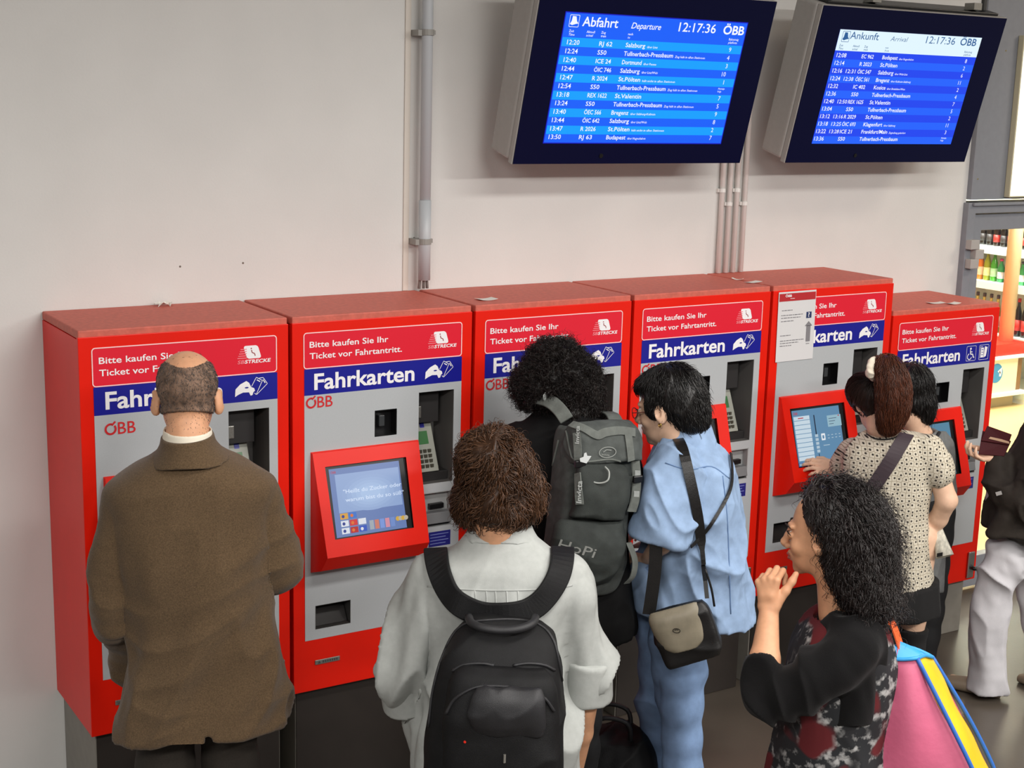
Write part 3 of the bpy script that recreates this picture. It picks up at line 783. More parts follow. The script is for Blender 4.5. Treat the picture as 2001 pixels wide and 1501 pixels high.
shelf_rows = {3: ['dark', 'dark', 'cola', 'dark', 'cola', 'cola', 'cola', 'cola', 'cola', 'cola', 'cola', 'dark'],
              2: ['red', 'yellow', 'green', 'pinkcap', 'greycap', 'greycap', 'greycap', 'greycap', 'red', 'yellow', 'green', 'green'],
              1: ['white', 'white', 'white', 'white', 'tall', 'tall', 'tall', 'tall', 'tall', 'tall', 'tall', 'tall']}
shname = {3: 'top row of the cooler', 2: 'middle row of the cooler', 1: 'lower row of the cooler'}
kname = {'cola': 'dark cola bottle with red label', 'dark': 'dark bottle with dark label', 'red': 'orange bottle with red cap', 'yellow': 'yellow-green bottle with yellow cap', 'green': 'green bottle with green cap',
         'pinkcap': 'small green bottle with pink cap', 'greycap': 'small green bottle with dark cap', 'white': 'bottle with big white label', 'tall': 'tall dark bottle with red label'}
for si in (3, 2, 1):
    row = shelf_rows[si]
    for k, kd in enumerate(row):
        if kd not in proto: proto[kd] = bottle(kd); t = proto[kd]
        else: t = copy_tree(proto[kd])
        t.location = (XC+.055, 3.76-.077*k, shelf_z[si])
        t['label'] = kname[kd]+' in the '+shname[si]; t['group'] = kname[kd].replace('bottle', 'bottles')+', '+shname[si]
# beige post and checkout counter
ct = thing('checkout_counter', 'low cream checkout counter with a red top band in the shop', 'counter', (8.2, 3.1, 0))
CREAM = mat('counter_cream', (236, 226, 196), rough=.5)
MB().box(0, .95, 0, .6, .46, .565).build('red_band', mat('counter_red', (226, 46, 26), rough=.35), ct, bevel=.006)
MB().box(-.02, .96, -.03, .62, .435, .462).build('edge_strip', mat('strip_white', (244, 244, 238), rough=.3), ct, bevel=.004)
MB().box(.01, .86, .0, .6, .14, .435).build('front_board', CREAM, ct)
MB().box(.86, .94, .02, .6, .14, .435).build('side_board', mat('counter_brown', (140, 104, 62), rough=.5), ct)
MB().box(-.02, .96, -.03, .62, .105, .14).build('lower_strip', mat('strip_white', (244, 244, 238)), ct, bevel=.004)
MB().box(.06, .90, .05, .58, .0, .105).build('plinth', mat('plinth_beige', (166, 152, 120), rough=.6), ct)
CF = Face((0, -.001, 0)); m = MB(); disc(m, CF, .585, .315, .085, .002, 28); bs_ = m.build('round_sticker', mat('sticker_blue', (60, 140, 190), rough=.4), ct)
m = MB(); poly(m, CF, [(.625, .345), (.625, .285), (.65, .285), (.65, .30)], .003); poly(m, CF, [(.60, .33), (.655, .365), (.655, .30)], .003); m.build('sticker_mark', WHITE, bs_)
po = thing('beige_post', 'round beige post standing on the red checkout counter', 'post', (9.02, 3.22, .566))
MB().lathe([(.062, 0), (.062, 2.4)], n=20).build('post_shaft', mat('post_beige', (206, 186, 146), rough=.5), po, smooth=True)

# ------------------------------------------------------------------ soft-form modelling: signed distance fields meshed into one skin
from mathutils.bvhtree import BVHTree
def nrm(a): a = np.asarray(a, float); return a/(np.linalg.norm(a)+1e-12)
def smin(a, b, k):
    if k <= 0: return np.minimum(a, b)
    h = np.clip(.5+.5*(b-a)/k, 0, 1)
    return b+(a-b)*h-k*h*(1-h)
def catmull(P, m):
    P = np.asarray(P, float)
    if len(P) < 3: 
        t = np.linspace(0, 1, m+1)[:, None]; return P[0]*(1-t)+P[1]*t
    Q = np.vstack([2*P[0]-P[1], P, 2*P[-1]-P[-2]]); out = []
    for i in range(1, len(Q)-2):
        for t in np.linspace(0, 1, m, endpoint=False):
            a, b, c, d = Q[i-1], Q[i], Q[i+1], Q[i+2]
            out.append(.5*((2*b)+(c-a)*t+(2*a-5*b+4*c-d)*t*t+(3*b-a-3*c+d)*t**3))
    out.append(P[-1]); return np.array(out)
class Soft:
    def __init__(s, h=.006, k=.02): s.h = h; s.k = k; s.ops = []; s.F = None
    def _op(s, fn, pts, r, k, mode='add'):
        pts = np.asarray(pts, float).reshape(-1, 3)
        s.ops.append((fn, pts.min(0)-r-.03, pts.max(0)+r+.03, s.k if k is None else k, mode)); return s
    def cone(s, a, b, ra, rb=None, k=None, mode='add'):
        a = np.asarray(a, float); b = np.asarray(b, float); rb = ra if rb is None else rb
        ab = b-a; L2 = ab@ab+1e-12
        def fn(X, Y, Z):
            px, py, pz = X-a[0], Y-a[1], Z-a[2]
            t = np.clip((px*ab[0]+py*ab[1]+pz*ab[2])/L2, 0, 1)
            return np.sqrt((px-t*ab[0])**2+(py-t*ab[1])**2+(pz-t*ab[2])**2)-(ra+(rb-ra)*t)
        return s._op(fn, [a, b], max(ra, rb), k, mode)
    def chain(s, pts, rs, k=None, mode='add', m=1):
        if m > 1:
            C = catmull(np.hstack([np.asarray(pts, float), np.asarray(rs, float)[:, None]]), m); pts = C[:, :3]; rs = C[:, 3]
        for i in range(len(pts)-1): s.cone(pts[i], pts[i+1], rs[i], rs[i+1], k, mode)
        return s
    def ball(s, c, r, k=None, mode='add'): return s.cone(c, np.asarray(c)+[0, 0, 1e-5], r, r, k, mode)
    def ell(s, c, r, axes=None, k=None, mode='add'):
        c = np.asarray(c, float); r = np.asarray(r, float); A = np.eye(3) if axes is None else np.asarray(axes, float)
        def fn(X, Y, Z):
            px, py, pz = X-c[0], Y-c[1], Z-c[2]
            q = [px*A[i][0]+py*A[i][1]+pz*A[i][2] for i in range(3)]
            k0 = np.sqrt(sum((q[i]/r[i])**2 for i in range(3))); k1 = np.sqrt(sum((q[i]/r[i]**2)**2 for i in range(3)))
            return k0*(k0-1)/(k1+1e-9)
        return s._op(fn, [c], r.max(), k, mode)
    def loft(s, secs, lat, k=None, n=2.2, m=4, mode='add', rnd=0.):
        """stack of superellipse sections; the axis runs from the first to the last centre"""
        C = catmull([[*c, rx, ry] for c, rx, ry in secs], m)
        ax = nrm(C[-1, :3]-C[0, :3]); l = nrm(np.asarray(lat)-ax*(np.asarray(lat)@ax)); f = np.cross(ax, l)
        W_ = C[:, :3]@ax; o = np.argsort(W_); W_, C = W_[o], C[o]
        cl, cf = C[:, :3]@l, C[:, :3]@f; RX, RY = np.maximum(C[:, 3], .003), np.maximum(C[:, 4], .003)
        sl = np.abs(np.gradient(np.maximum(RX, RY), W_+np.arange(len(W_))*1e-7)); sl = 1/np.sqrt(1+np.minimum(sl, 3)**2)
        def fn(X, Y, Z):
            w = X*ax[0]+Y*ax[1]+Z*ax[2]
            ip = lambda v: np.interp(w, W_, v).astype(np.float32)
            x = X*l[0]+Y*l[1]+Z*l[2]-ip(cl); y = X*f[0]+Y*f[1]+Z*f[2]-ip(cf); rx = ip(RX); ry = ip(RY)
            q = (np.abs(x/rx)**n+np.abs(y/ry)**n)**(1/n)+1e-6; rr = np.sqrt(x*x+y*y)+1e-6
            dl = np.where(q > .2, rr-rr/q, (q-1)*np.minimum(rx, ry))*ip(sl)
            e = np.maximum(W_[0]-w, w-W_[-1])
            return np.sqrt(np.maximum(dl+rnd, 0)**2+np.maximum(e+rnd, 0)**2)+np.minimum(np.maximum(dl+rnd, e+rnd), 0)-rnd
        return s._op(fn, C[:, :3], max(RX.max(), RY.max()), s.k if k is None else k, mode)
    def block(s, c, half, axes, r=.02, k=None, mode='add'):
        c = np.asarray(c, float); A = np.asarray(axes, float); half = np.asarray(half, float)-r
        def fn(X, Y, Z):
            px, py, pz = X-c[0], Y-c[1], Z-c[2]
            q = [np.abs(px*A[i][0]+py*A[i][1]+pz*A[i][2])-half[i] for i in range(3)]
            return np.sqrt(sum(np.maximum(v, 0)**2 for v in q))+np.minimum(np.maximum(np.maximum(q[0], q[1]), q[2]), 0)-r
        return s._op(fn, [c], np.linalg.norm(half+r), k, mode)
    def plane(s, p, n):   # remove everything on the side n points to
        p = np.asarray(p, float); n = nrm(n)
        s.ops.append((lambda X, Y, Z: (X-p[0])*n[0]+(Y-p[1])*n[1]+(Z-p[2])*n[2], None, None, 0, 'cut')); return s
    def solve(s):
        lo = np.min([o[1] for o in s.ops if o[1] is not None and o[4] == 'add'], 0); hi = np.max([o[2] for o in s.ops if o[2] is not None and o[4] == 'add'], 0)
        h = s.h; n = np.ceil((hi-lo)/h).astype(int)+1; s.lo = lo; s.n = n
        F = np.full(n, .06, np.float32)
        ax = [(lo[i]+h*np.arange(n[i])).astype(np.float32) for i in range(3)]
        for fn, a, b, k, mode in s.ops:
            if a is None: sl = [slice(0, n[i]) for i in range(3)]
            else:
                i0 = np.clip(np.floor((a-lo)/h).astype(int), 0, n); i1 = np.clip(np.ceil((b-lo)/h).astype(int)+1, 0, n)
                if (i1 <= i0).any(): continue
                sl = [slice(i0[i], i1[i]) for i in range(3)]
            d = fn(ax[0][sl[0]][:, None, None], ax[1][sl[1]][None, :, None], ax[2][sl[2]][None, None, :])
            G = F[sl[0], sl[1], sl[2]]
            if mode == 'add': G = smin(G, d, k)
            elif mode == 'cut': G = np.maximum(G, d)
            else: G = -smin(-G, d, k)
            F[sl[0], sl[1], sl[2]] = G
        F[0], F[-1] = .06, .06; F[:, 0], F[:, -1] = .06, .06; F[:, :, 0], F[:, :, -1] = .06, .06
        s.F = F; return s
    def mesh(s, smooth=1, disp=None):
        if s.F is None: s.solve()
        F = s.F; n = s.n; ins = F < 0
        c = np.zeros(n-1, np.int8)
        for i in (0, 1):
            for j in (0, 1):
                for k in (0, 1): c += ins[i:n[0]-1+i, j:n[1]-1+j, k:n[2]-1+k]
        I = np.argwhere((c > 0) & (c < 8)); idm = np.full(n-1, -1, np.int32); idm[tuple(I.T)] = np.arange(len(I))
        acc = np.zeros((len(I), 3), np.float32); cnt = np.zeros(len(I), np.float32)
        cs = [(i, j, k) for i in (0, 1) for j in (0, 1) for k in (0, 1)]
        V = {q: F[I[:, 0]+q[0], I[:, 1]+q[1], I[:, 2]+q[2]] for q in cs}
        for a in cs:
            for x in range(3):
                if a[x]: continue
                b = list(a); b[x] = 1; b = tuple(b); fa, fb = V[a], V[b]; mk = (fa < 0) != (fb < 0)
                t = np.where(mk, fa/np.where(mk, fa-fb, 1), 0)
                p = np.array(a, np.float32)[None].repeat(len(I), 0); p[:, x] += t
                acc += p*mk[:, None]; cnt += mk
        P = s.lo+s.h*(I+acc/cnt[:, None]); quads = []
        for x in range(3):
            y, z = (x+1) % 3, (x+2) % 3
            sl0 = [slice(1, n[0]-1), slice(1, n[1]-1), slice(1, n[2]-1)]; sl0[x] = slice(0, n[x]-1)
            sl1 = list(sl0); sl1[x] = slice(1, n[x])
            a, b = ins[tuple(sl0)], ins[tuple(sl1)]
            E = np.argwhere(a != b); E = E+np.array([sl0[0].start, sl0[1].start, sl0[2].start])
            flip = ins[tuple(E.T)]
            oy = np.zeros(3, int); oy[y] = 1; oz = np.zeros(3, int); oz[z] = 1
            g = lambda d: idm[tuple((E-d).T)]
            q = np.stack([g(oy*0), g(oy), g(oy+oz), g(oz)], 1)
            q[~flip] = q[~flip][:, ::-1]
            quads.append(q)
        Q = np.vstack(quads)
        for _ in range(smooth):
            A = np.zeros_like(P); C = np.zeros(len(P))
            for i in range(4):
                for j in ((i+1) % 4, (i+3) % 4):
                    for ax_ in range(3): A[:, ax_] += np.bincount(Q[:, i], P[Q[:, j], ax_], len(P))
                    C += np.bincount(Q[:, i], minlength=len(P))
            P = P*.45+.55*A/np.maximum(C, 1)[:, None]
        N = vnormals(P, Q)
        if disp is not None:
            P = P+N*disp(P, N)[:, None]; N = vnormals(P, Q)
        s.P, s.Q, s.N = P, Q, N
        return s
    def sample(s, p):
        i = np.clip(((p-s.lo)/s.h), 1, np.array(s.n)-2.001); i0 = i.astype(int); F = s.F
        f = F[tuple(i0.T)]
        g = np.stack([F[tuple((i0+e).T)]-F[tuple((i0-e).T)] for e in np.eye(3, dtype=int)], 1)
        return f, g/(np.linalg.norm(g, axis=1)[:, None]+1e-9)
def vnormals(P, Q):
    n = np.cross(P[Q[:, 2]]-P[Q[:, 0]], P[Q[:, 3]]-P[Q[:, 1]]); N = np.zeros_like(P)
    for i in range(4):
        for a in range(3): N[:, a] += np.bincount(Q[:, i], n[:, a], len(P))
    return N/(np.linalg.norm(N, axis=1)[:, None]+1e-12)
def vnoise(p, seed=0):
    i = np.floor(p).astype(np.int64); f = p-i; f = f*f*(3-2*f); out = 0
    for a in (0, 1):
        for b in (0, 1):
            for c in (0, 1):
                h = ((i[:, 0]+a)*374761393+(i[:, 1]+b)*668265263+(i[:, 2]+c)*2147483647+seed*1274126177) & 0xffffffff
                h = ((h ^ (h >> 13))*1274126177) & 0xffffffff; h = h ^ (h >> 16)
                w_ = (f[:, 0] if a else 1-f[:, 0])*(f[:, 1] if b else 1-f[:, 1])*(f[:, 2] if c else 1-f[:, 2])
                out = out+w_*((h & 0xffff)/65535.)
    return out
def folds(amp=.006, scale=9., dirn=(0, 0, 1), aniso=.3, seed=1, ridge=True, fine=.25):
    """cloth folds running along dirn"""
    d = nrm(dirn)
    def fn(P, N):
        al = (P@d)[:, None]*d; q = (P-al)*scale+al*scale*aniso
        wq = np.stack([vnoise(q*.5+11.3*i, seed+i) for i in range(3)], 1)*1.3
        v = vnoise(q+wq, seed+7)
        f = np.clip(1-np.abs(2*v-1)*1.5, 0, 1)**1.6 if ridge else v
        g = vnoise(q*2.7+wq, seed+9)*2-1
        return 1.6*amp*(f-.35)+amp*fine*g
    return fn
def build_soft(name, s, m, parent, base, smooth=1, disp=None):
    s.mesh(smooth, disp)
    return link_mesh(name, s.P, s.Q, m, parent, True, base)
def build_many(name, softs, m, parent, base, smooth=1):
    P = []; Q = []; n = 0
    for s in softs:
        s.mesh(smooth); P.append(s.P); Q.append(s.Q+n); n += len(s.P)
    return link_mesh(name, np.vstack(P), np.vstack(Q), m, parent, True, base)

class Person:
    """stands at B; r = to the right seen from the photographer, n = away from him"""
    def __init__(s, u, v, y, label, name='person', cat='person'):
        p = at(u, v, y); s.B = np.array([p[0], p[1], 0.]); d = s.B-CAM; d[2] = 0; s.n = nrm(d); s.r = np.cross(s.n, [0, 0, 1.])
        s.D = np.hypot(*(s.B-CAM)[:2])
        s.root = thing(name, label, cat, s.B)
    def Q(s, u, v, b=0.):
        d = ray(u, v); k = (s.D+b)/(d@s.n); return CAM+d*k
    def L(s, a, b, z): return s.B+s.r*a+s.n*b+np.array([0, 0, z])
    def sec(s, ul, ur, v, b=0., ry=.12):
        p, q = s.Q(ul, v, b), s.Q(ur, v, b); return ((p+q)/2, np.linalg.norm(q-p)/2, ry)
    def px(s, n): return n*s.D/FPX*1.02
    def soft(s, name, f, m, smooth=1, disp=None, parent=None): return build_soft(name, f, m, parent or s.root, s.B, smooth, disp)
    def mb(s, name, b, m, smooth=False, parent=None, bevel=0): return b.build(name, m, parent or s.root, s.B, bevel, smooth)
def surf(s):
    return BVHTree.FromPolygons([tuple(p) for p in s.P], [tuple(map(int, q)) for q in s.Q])
def hit(tree, u, v):
    d = nrm(ray(u, v)); h = tree.ray_cast(Vector(CAM), Vector(d))
    if h[0] is None: return None
    return np.array(h[0]), np.array(h[1])
def path_on(tree, pix, m=6):
    """pixel polyline laid on a surface: points and normals"""
    C = catmull(pix, m); P = []; N = []
    for u, v in C:
        h = hit(tree, u, v)
        if h is None: continue
        P.append(h[0]); N.append(h[1] if h[1]@ray(u, v) < 0 else -h[1])
    return np.array(P), np.array(N)
def smooth_line(P, it=2):
    P = P.copy()
    for _ in range(it): P[1:-1] = .25*P[:-2]+.5*P[1:-1]+.25*P[2:]
    return P
def strap_on(tree, pix, width, thick=.004, lift=.002, m=6, it=3):
    P, N = path_on(tree, pix, m); P = smooth_line(P, it); N = smooth_line(N, it*2); mb = MB()
    W_ = []
    for i in range(len(P)):
        t = nrm(P[min(i+1, len(P)-1)]-P[max(i-1, 0)]); N[i] = nrm(N[i]-t*(N[i]@t)); W_.append(np.cross(N[i], t))
    ws = np.interp(np.linspace(0, 1, len(P)), np.linspace(0, 1, len(width)), width) if isinstance(width, (list, tuple)) else [width]*len(P)
    return mb.ribbon([p+n*lift for p, n in zip(P, N)], [w_*k for w_, k in zip(W_, ws)], thick, N)
def line_on(tree, pix, r, m=6, lift=.0, n=6):
    P, N = path_on(tree, pix, m); return MB().tube(list(P+N*lift), r, n)
def mark_on(tree, string, u, v, cap, width, du, dv, bold=.01, italic=0., lift=.003):
    """lettering laid on a surface; baseline from pixel (u,v) in direction (du,dv)"""
    a, na = hit(tree, u, v); b, _ = hit(tree, u+du, v+dv)
    r_ = nrm(b-a); n_ = nrm(na-r_*(na@r_)); u_ = np.cross(n_, r_)
    return lettering(MB(), Face(a, r_, u_), string, 0, 0, cap, width, bold, italic, h=lift, res=2)

# ---- anatomy
def frame(fwd, up=(0, 0, 1), roll=0.):
    y = nrm(fwd); x = nrm(np.cross(y, up)); z = np.cross(x, y)
    if roll: x, z = x*math.cos(roll)+z*math.sin(roll), -x*math.sin(roll)+z*math.cos(roll)
    return np.array([x, y, z])
def head(F, c, A, s=1., neck=None, nr=.052, face=True, ears=True):
    """c = mid-head at eye level, A = rows (right, forward, up)"""
    g = lambda x, y, z: np.asarray(c)+s*(A[0]*x+A[1]*y+A[2]*z)
    F.ell(g(0, -.018, .036), np.array([.074, .094, .083])*s, A, .02)
    F.ell(g(0, .022, -.022), np.array([.063, .066, .088])*s, A, .02)
    F.ell(g(0, .040, -.078), np.array([.044, .044, .036])*s, A, .02)
    F.ball(g(0, .068, -.104), .017*s, .018)
    if face:
        for k in (-1, 1):
            F.ell(g(k*.036, .058, -.034), np.array([.024, .022, .022])*s, A, .014)
            F.ball(g(k*.031, .083, -.002), .013*s, .008, 'sub')
            F.ell(g(k*.030, .077, -.003), np.array([.014, .012, .0105])*s, A, .004)
            F.cone(g(k*.012, .086, .020), g(k*.044, .074, .021), .0075*s, .006*s, .01)
        F.chain([g(0, .086, .008), g(0, .097, -.014), g(0, .108, -.033), g(0, .104, -.041)], np.array([.009, .0085, .0095, .0085])*s, .008)
        for k in (-1, 1): F.ball(g(k*.012, .096, -.041), .0085*s, .006)
        F.chain([g(-.022, .080, -.066), g(0, .091, -.0625), g(.022, .080, -.066)], np.array([.004, .0075, .004])*s, .005)
        F.chain([g(-.020, .079, -.074), g(0, .089, -.0765), g(.020, .079, -.074)], np.array([.004, .0075, .004])*s, .005)
        F.cone(g(-.02, .093, -.070), g(.02, .093, -.070), .0025*s, None, .003, 'sub')
    if ears:
        for k in (-1, 1):
            e = np.array([A[0]*math.cos(.5)*k-A[1]*math.sin(.5), A[1]*math.cos(.5)+A[0]*k*math.sin(.5), A[2]])
            F.ell(g(k*.080, -.012, -.010), np.array([.010, .021, .033])*s, e, .006)
            F.ell(g(k*.076, -.008, -.032), np.array([.009, .011, .012])*s, e, .006)
            F.ell(g(k*.088, -.006, -.004), np.array([.006, .011, .018])*s, e, .004, 'sub')
    if neck is not None:
        F.chain([g(0, -.026, -.045), g(0, -.030, -.10), neck], [nr*1.02*s, nr*s, nr*1.12*s], .025)
    return g
def hand(F, w, d, palm, thumb, curl=(30, 40, 30), s=1., spread=.05, tcurl=(10, 20), tang=40, curls=None, k=.006):
    """w wrist, d towards the knuckles, palm = way the palm faces, thumb = side of the thumb"""
    d = nrm(d); palm = nrm(np.asarray(palm)-d*(np.asarray(palm)@d)); th = nrm(np.asarray(thumb)-d*(np.asarray(thumb)@d)-palm*(np.asarray(thumb)@palm))
    w = np.asarray(w, float); kn = []
    for i, off in enumerate((.029, .0095, -.0105, -.029)):
        p = w+s*(d*(.088, .092, .087, .078)[i]+th*off-palm*.003); kn.append(p)
        F.chain([w+s*(th*off*.62+d*.012), (w+p)/2+s*(-palm*.002), p], np.array([.016, .0135, .0105])*s, .012)
    tips = []
    for i in range(4):
        L = np.array([(.043, .025, .021), (.047, .029, .022), (.043, .027, .021), (.034, .020, .018)][i])*s
        cv = (curls[i] if curls else curl); a = 0; p = kn[i]; dd0 = nrm(d+th*spread*(1.5-i)); pts = [p]
        for j in range(3):
            a += math.radians(cv[j]); p = p+L[j]*(dd0*math.cos(a)+palm*math.sin(a)); pts.append(p)
        F.chain(pts, np.array([.0098, .0088, .0080, .0068])*s*(.9 if i == 3 else 1), k*.7); tips.append(pts[-1])
    b0 = w+s*(d*.022+th*.022+palm*.006); a = math.radians(tang)
    t0 = nrm(d*math.cos(a)+th*math.sin(a)+palm*.25); p1 = b0+t0*.042*s
    a2 = math.radians(tang-tcurl[0]); t1 = nrm(d*math.cos(a2)+th*math.sin(a2)+palm*.3); p2 = p1+t1*.032*s
    a3 = math.radians(tang-tcurl[0]-tcurl[1]); t2 = nrm(d*math.cos(a3)+th*math.sin(a3)+palm*.35); p3 = p2+t2*.024*s
    F.chain([b0, p1, p2, p3], np.array([.0165, .0125, .0105, .0085])*s, .008)
    return tips, p3
# ---- hair
def hair_mat(name, rgb, rough=.42, var=.5, spec=.4):
    m = mat(name, rgb, rough=rough, spec=spec)
    nt = m.node_tree
    if nt.nodes.get('isl'): return m
    g = nt.nodes.new('ShaderNodeNewGeometry'); g.name = 'isl'
    r = nt.nodes.new('ShaderNodeValToRGB'); c = lin(rgb)
    r.color_ramp.elements[0].color = (*[x*(1-var) for x in c], 1); r.color_ramp.elements[1].color = (*[min(1, x*(1+var)) for x in c], 1)
    nt.links.new(g.outputs['Random Per Island'], r.inputs['Fac']); nt.links.new(r.outputs['Color'], nt.nodes['Principled BSDF'].inputs['Base Color'])
    return m
def strands(s, N, length, flow, steps=10, off=.004, curl=.0, freq=60., rad=.0011, seed=0, keep=None, lift=.0, wild=.2, hug=.6, lenvar=.4, tubes=3):
    """locks that start on the surface of soft form s and run along flow(p), hugging it"""
    rs = np.random.RandomState(seed)
    Q = s.Q; ar = np.linalg.norm(np.cross(s.P[Q[:, 2]]-s.P[Q[:, 0]], s.P[Q[:, 3]]-s.P[Q[:, 1]]), axis=1)
    q = Q[rs.choice(len(Q), N*(1 if keep is None else 4), p=ar/ar.sum())]
    wts = rs.dirichlet((1, 1, 1, 1), len(q)); p = np.einsum('ij,ijk->ik', wts, s.P[q]); nn = np.einsum('ij,ijk->ik', wts, s.N[q])
    if keep is not None:
        k = keep(p, rs); p = p[k][:N]; nn = nn[k][:N]
    N = len(p); L = length*(1-lenvar*rs.rand(N)); st = (L/steps)[:, None]
    offs = off*(.3+1.4*rs.rand(N)); ph = rs.rand(N)*6.28; fr = freq*(.7+.6*rs.rand(N)); wv = rs.randn(N, 3)*wild
    pts = [p.copy()]; dprev = None
    for i in range(steps):
        f, g = s.sample(p)
        d = flow(p)+wv+g*lift; d = d-g*np.minimum(np.einsum('ij,ij->i', d, g), 0)[:, None]*1.0
        d /= np.linalg.norm(d, axis=1)[:, None]+1e-9
        p = p+d*st; f, g = s.sample(p); p = p+g*((offs-f)*hug)[:, None]*(np.abs(f) < .055)[:, None]
        pts.append(p.copy())
    pts = np.stack(pts, 1)
    t = np.gradient(pts, axis=1); t /= np.linalg.norm(t, axis=2)[:, :, None]+1e-9
    ref = np.array([.31, .52, .8]); e1 = np.cross(t, ref); e1 /= np.linalg.norm(e1, axis=2)[:, :, None]+1e-9; e2 = np.cross(t, e1)
    sl = np.linspace(0, 1, steps+1)[None, :]*L[:, None]; a = fr[:, None]*sl+ph[:, None]
    cu = curl*np.minimum(1, sl/.02)
    pts = pts+e1*(cu*np.cos(a))[:, :, None]+e2*(cu*np.sin(a))[:, :, None]
    taper = (1-np.linspace(0, 1, steps+1)**2*.8)[None, :]*rad*(.7+.6*rs.rand(N))[:, None]
    V = np.stack([pts+taper[:, :, None]*(e1*math.cos(2*math.pi*k/tubes)+e2*math.sin(2*math.pi*k/tubes)) for k in range(tubes)], 2)   # N,steps+1,k,3
    idx = np.arange(N*(steps+1)*tubes).reshape(N, steps+1, tubes); nx = np.roll(idx, -1, 2)
    Fq = np.stack([idx[:, :-1], nx[:, :-1], nx[:, 1:], idx[:, 1:]], -1).reshape(-1, 4)
    return V.reshape(-1, 3), Fq
def hair(P, s, m, parts, name='hair', smooth=1, disp=None, parent=None):
    """shell + strands as one hair mesh"""
    s.mesh(smooth, disp); V = [s.P]; Fq = [s.Q]; n = len(s.P)
    for kw in parts:
        v, f = strands(s, **kw); V.append(v); Fq.append(f+n); n += len(v)
    return link_mesh(name, np.vstack(V), np.vstack(Fq), m, parent or P.root, True, P.B)

SKIN = mat('skin_warm', (214, 160, 124), rough=.5, noise=.08, nscale=40, spec=.35)
SKIN.node_tree.nodes['Principled BSDF'].inputs['Subsurface Weight'].default_value = .12
SKIN.node_tree.nodes['Principled BSDF'].inputs['Subsurface Radius'].default_value = (.01, .004, .002)
SKIN2 = mat('skin_pale', (224, 184, 156), rough=.5, noise=.06, nscale=40, spec=.35)

def inner_body(F, neck, pelvis, shs, hips, feet, arms, lat, fwd, rs=1., toe=None):
    """torso, legs and arms under the clothes; arms = list of (shoulder, elbow, wrist)"""
    neck, pelvis = np.asarray(neck, float), np.asarray(pelvis, float); w = np.linalg.norm(shs[0]-shs[1])/2
    ch = neck*.7+pelvis*.3
    F.loft([(neck*.93+pelvis*.07, w*.62, .05*rs), (neck*.8+pelvis*.2, w*.75, .075*rs), (ch*.6+pelvis*.4, w*.68, .08*rs), (pelvis, w*.66, .085*rs)], lat, .02)
    for hp, ft in zip(hips, feet):
        kn = (hp+ft)/2+fwd*.015
        F.chain([hp, kn, ft], np.array([.07, .05, .036])*rs, .02)
        F.chain([ft-np.array([0, 0, max(0, ft[2]-.035)]), ft-np.array([0, 0, max(0, ft[2]-.03)])+fwd*.15], [.034*rs, .026*rs], .02)
    for sh, el, wr in arms: F.chain([sh, el, wr], np.array([.044, .036, .026])*rs, .015)
def trousers(P, name, m, waist, hips, feet, fwd, lat, r=(.10, .075, .065), wr=(.17, .13), seed=3, amp=.008, hem=.03, knees=None, h=.008):
    T = Soft(h, .03)
    c = (hips[0]+hips[1])/2
    T.loft([(waist, wr[0], wr[1]), (c+np.array([0, 0, .04]), wr[0]*1.03, wr[1]*1.05), (c-np.array([0, 0, .05]), wr[0]*.98, wr[1])], lat, .02)
    for i, (hp, ft) in enumerate(zip(hips, feet)):
        kn = knees[i] if knees else (hp+ft)/2+fwd*.02
        T.chain([hp, kn, ft+np.array([0, 0, hem])], r, .03, m=3)
    T.plane((0, 0, hem), (0, 0, -1))
    return P.soft(name, T, m, 1, folds(amp, 7, (0, 0, 1), .45, seed))
def shoes(P, feet, dirs, m, s=1., name='shoe'):
    for ft, d in zip(feet, dirs):
        d = nrm([d[0], d[1], 0]); lat = np.cross(d, [0, 0, 1]); f0 = np.array([ft[0], ft[1], 0])
        K = Soft(.005, .02)
        K.loft([(f0-d*.07*s+[0, 0, .032], .026*s, .03), (f0-d*.03*s+[0, 0, .036], .034*s, .036), (f0+d*.06*s+[0, 0, .032], .042*s, .032), (f0+d*.14*s+[0, 0, .026], .040*s, .026), (f0+d*.19*s+[0, 0, .02], .024*s, .016)], lat, .015, 2.4)
        K.cone(f0+[0, 0, .04], f0+[0, 0, .08], .036*s, .04*s, .02)
        K.plane((0, 0, .002), (0, 0, -1))
        P.soft(name, K, m)
UP = np.array([0, 0, 1.])

# =================================================================== person in the brown jacket
P = Person(375, 1000, -.95, 'person in a brown tweed jacket seen from behind, standing at the leftmost machine')
r, n = P.r, P.n
JACK = mat('tweed_brown', (92, 74, 54), rough=.9, noise=.28, nscale=260, bump=.35, bscale=500, spec=.15, sheen=.15)
feet = [P.L(-.12, .02, .09), P.L(.13, .06, .09)]; hips = [P.L(-.08, .02, .88), P.L(.085, .02, .88)]
armL = (P.Q(236, 965, 0), P.Q(224, 1180, -.0), P.Q(262, 1300, .20)); armR = (P.Q(515, 965, 0), P.Q(552, 1115, .0), P.Q(520, 1075, .28))
B_ = Soft(.005, .02)
A = frame(n*.97+r*.02-UP*.2)
c0 = P.Q(366, 778, .02)
g = head(B_, c0, A, 1.17, P.Q(366, 895, -.015), .049)
inner_body(B_, P.Q(366, 880, 0), P.L(0, 0, .92), (armL[0], armR[0]), hips, feet, [armL, armR], r, n)
hand(B_, armL[2], n*.8-UP*.3+r*.3, -n*.2-UP+r*.4, r, (25, 35, 25)); hand(B_, armR[2], n+UP*.3-r*.3, -UP-r*.3, -r, (20, 30, 20))
P.soft('body', B_, SKIN)
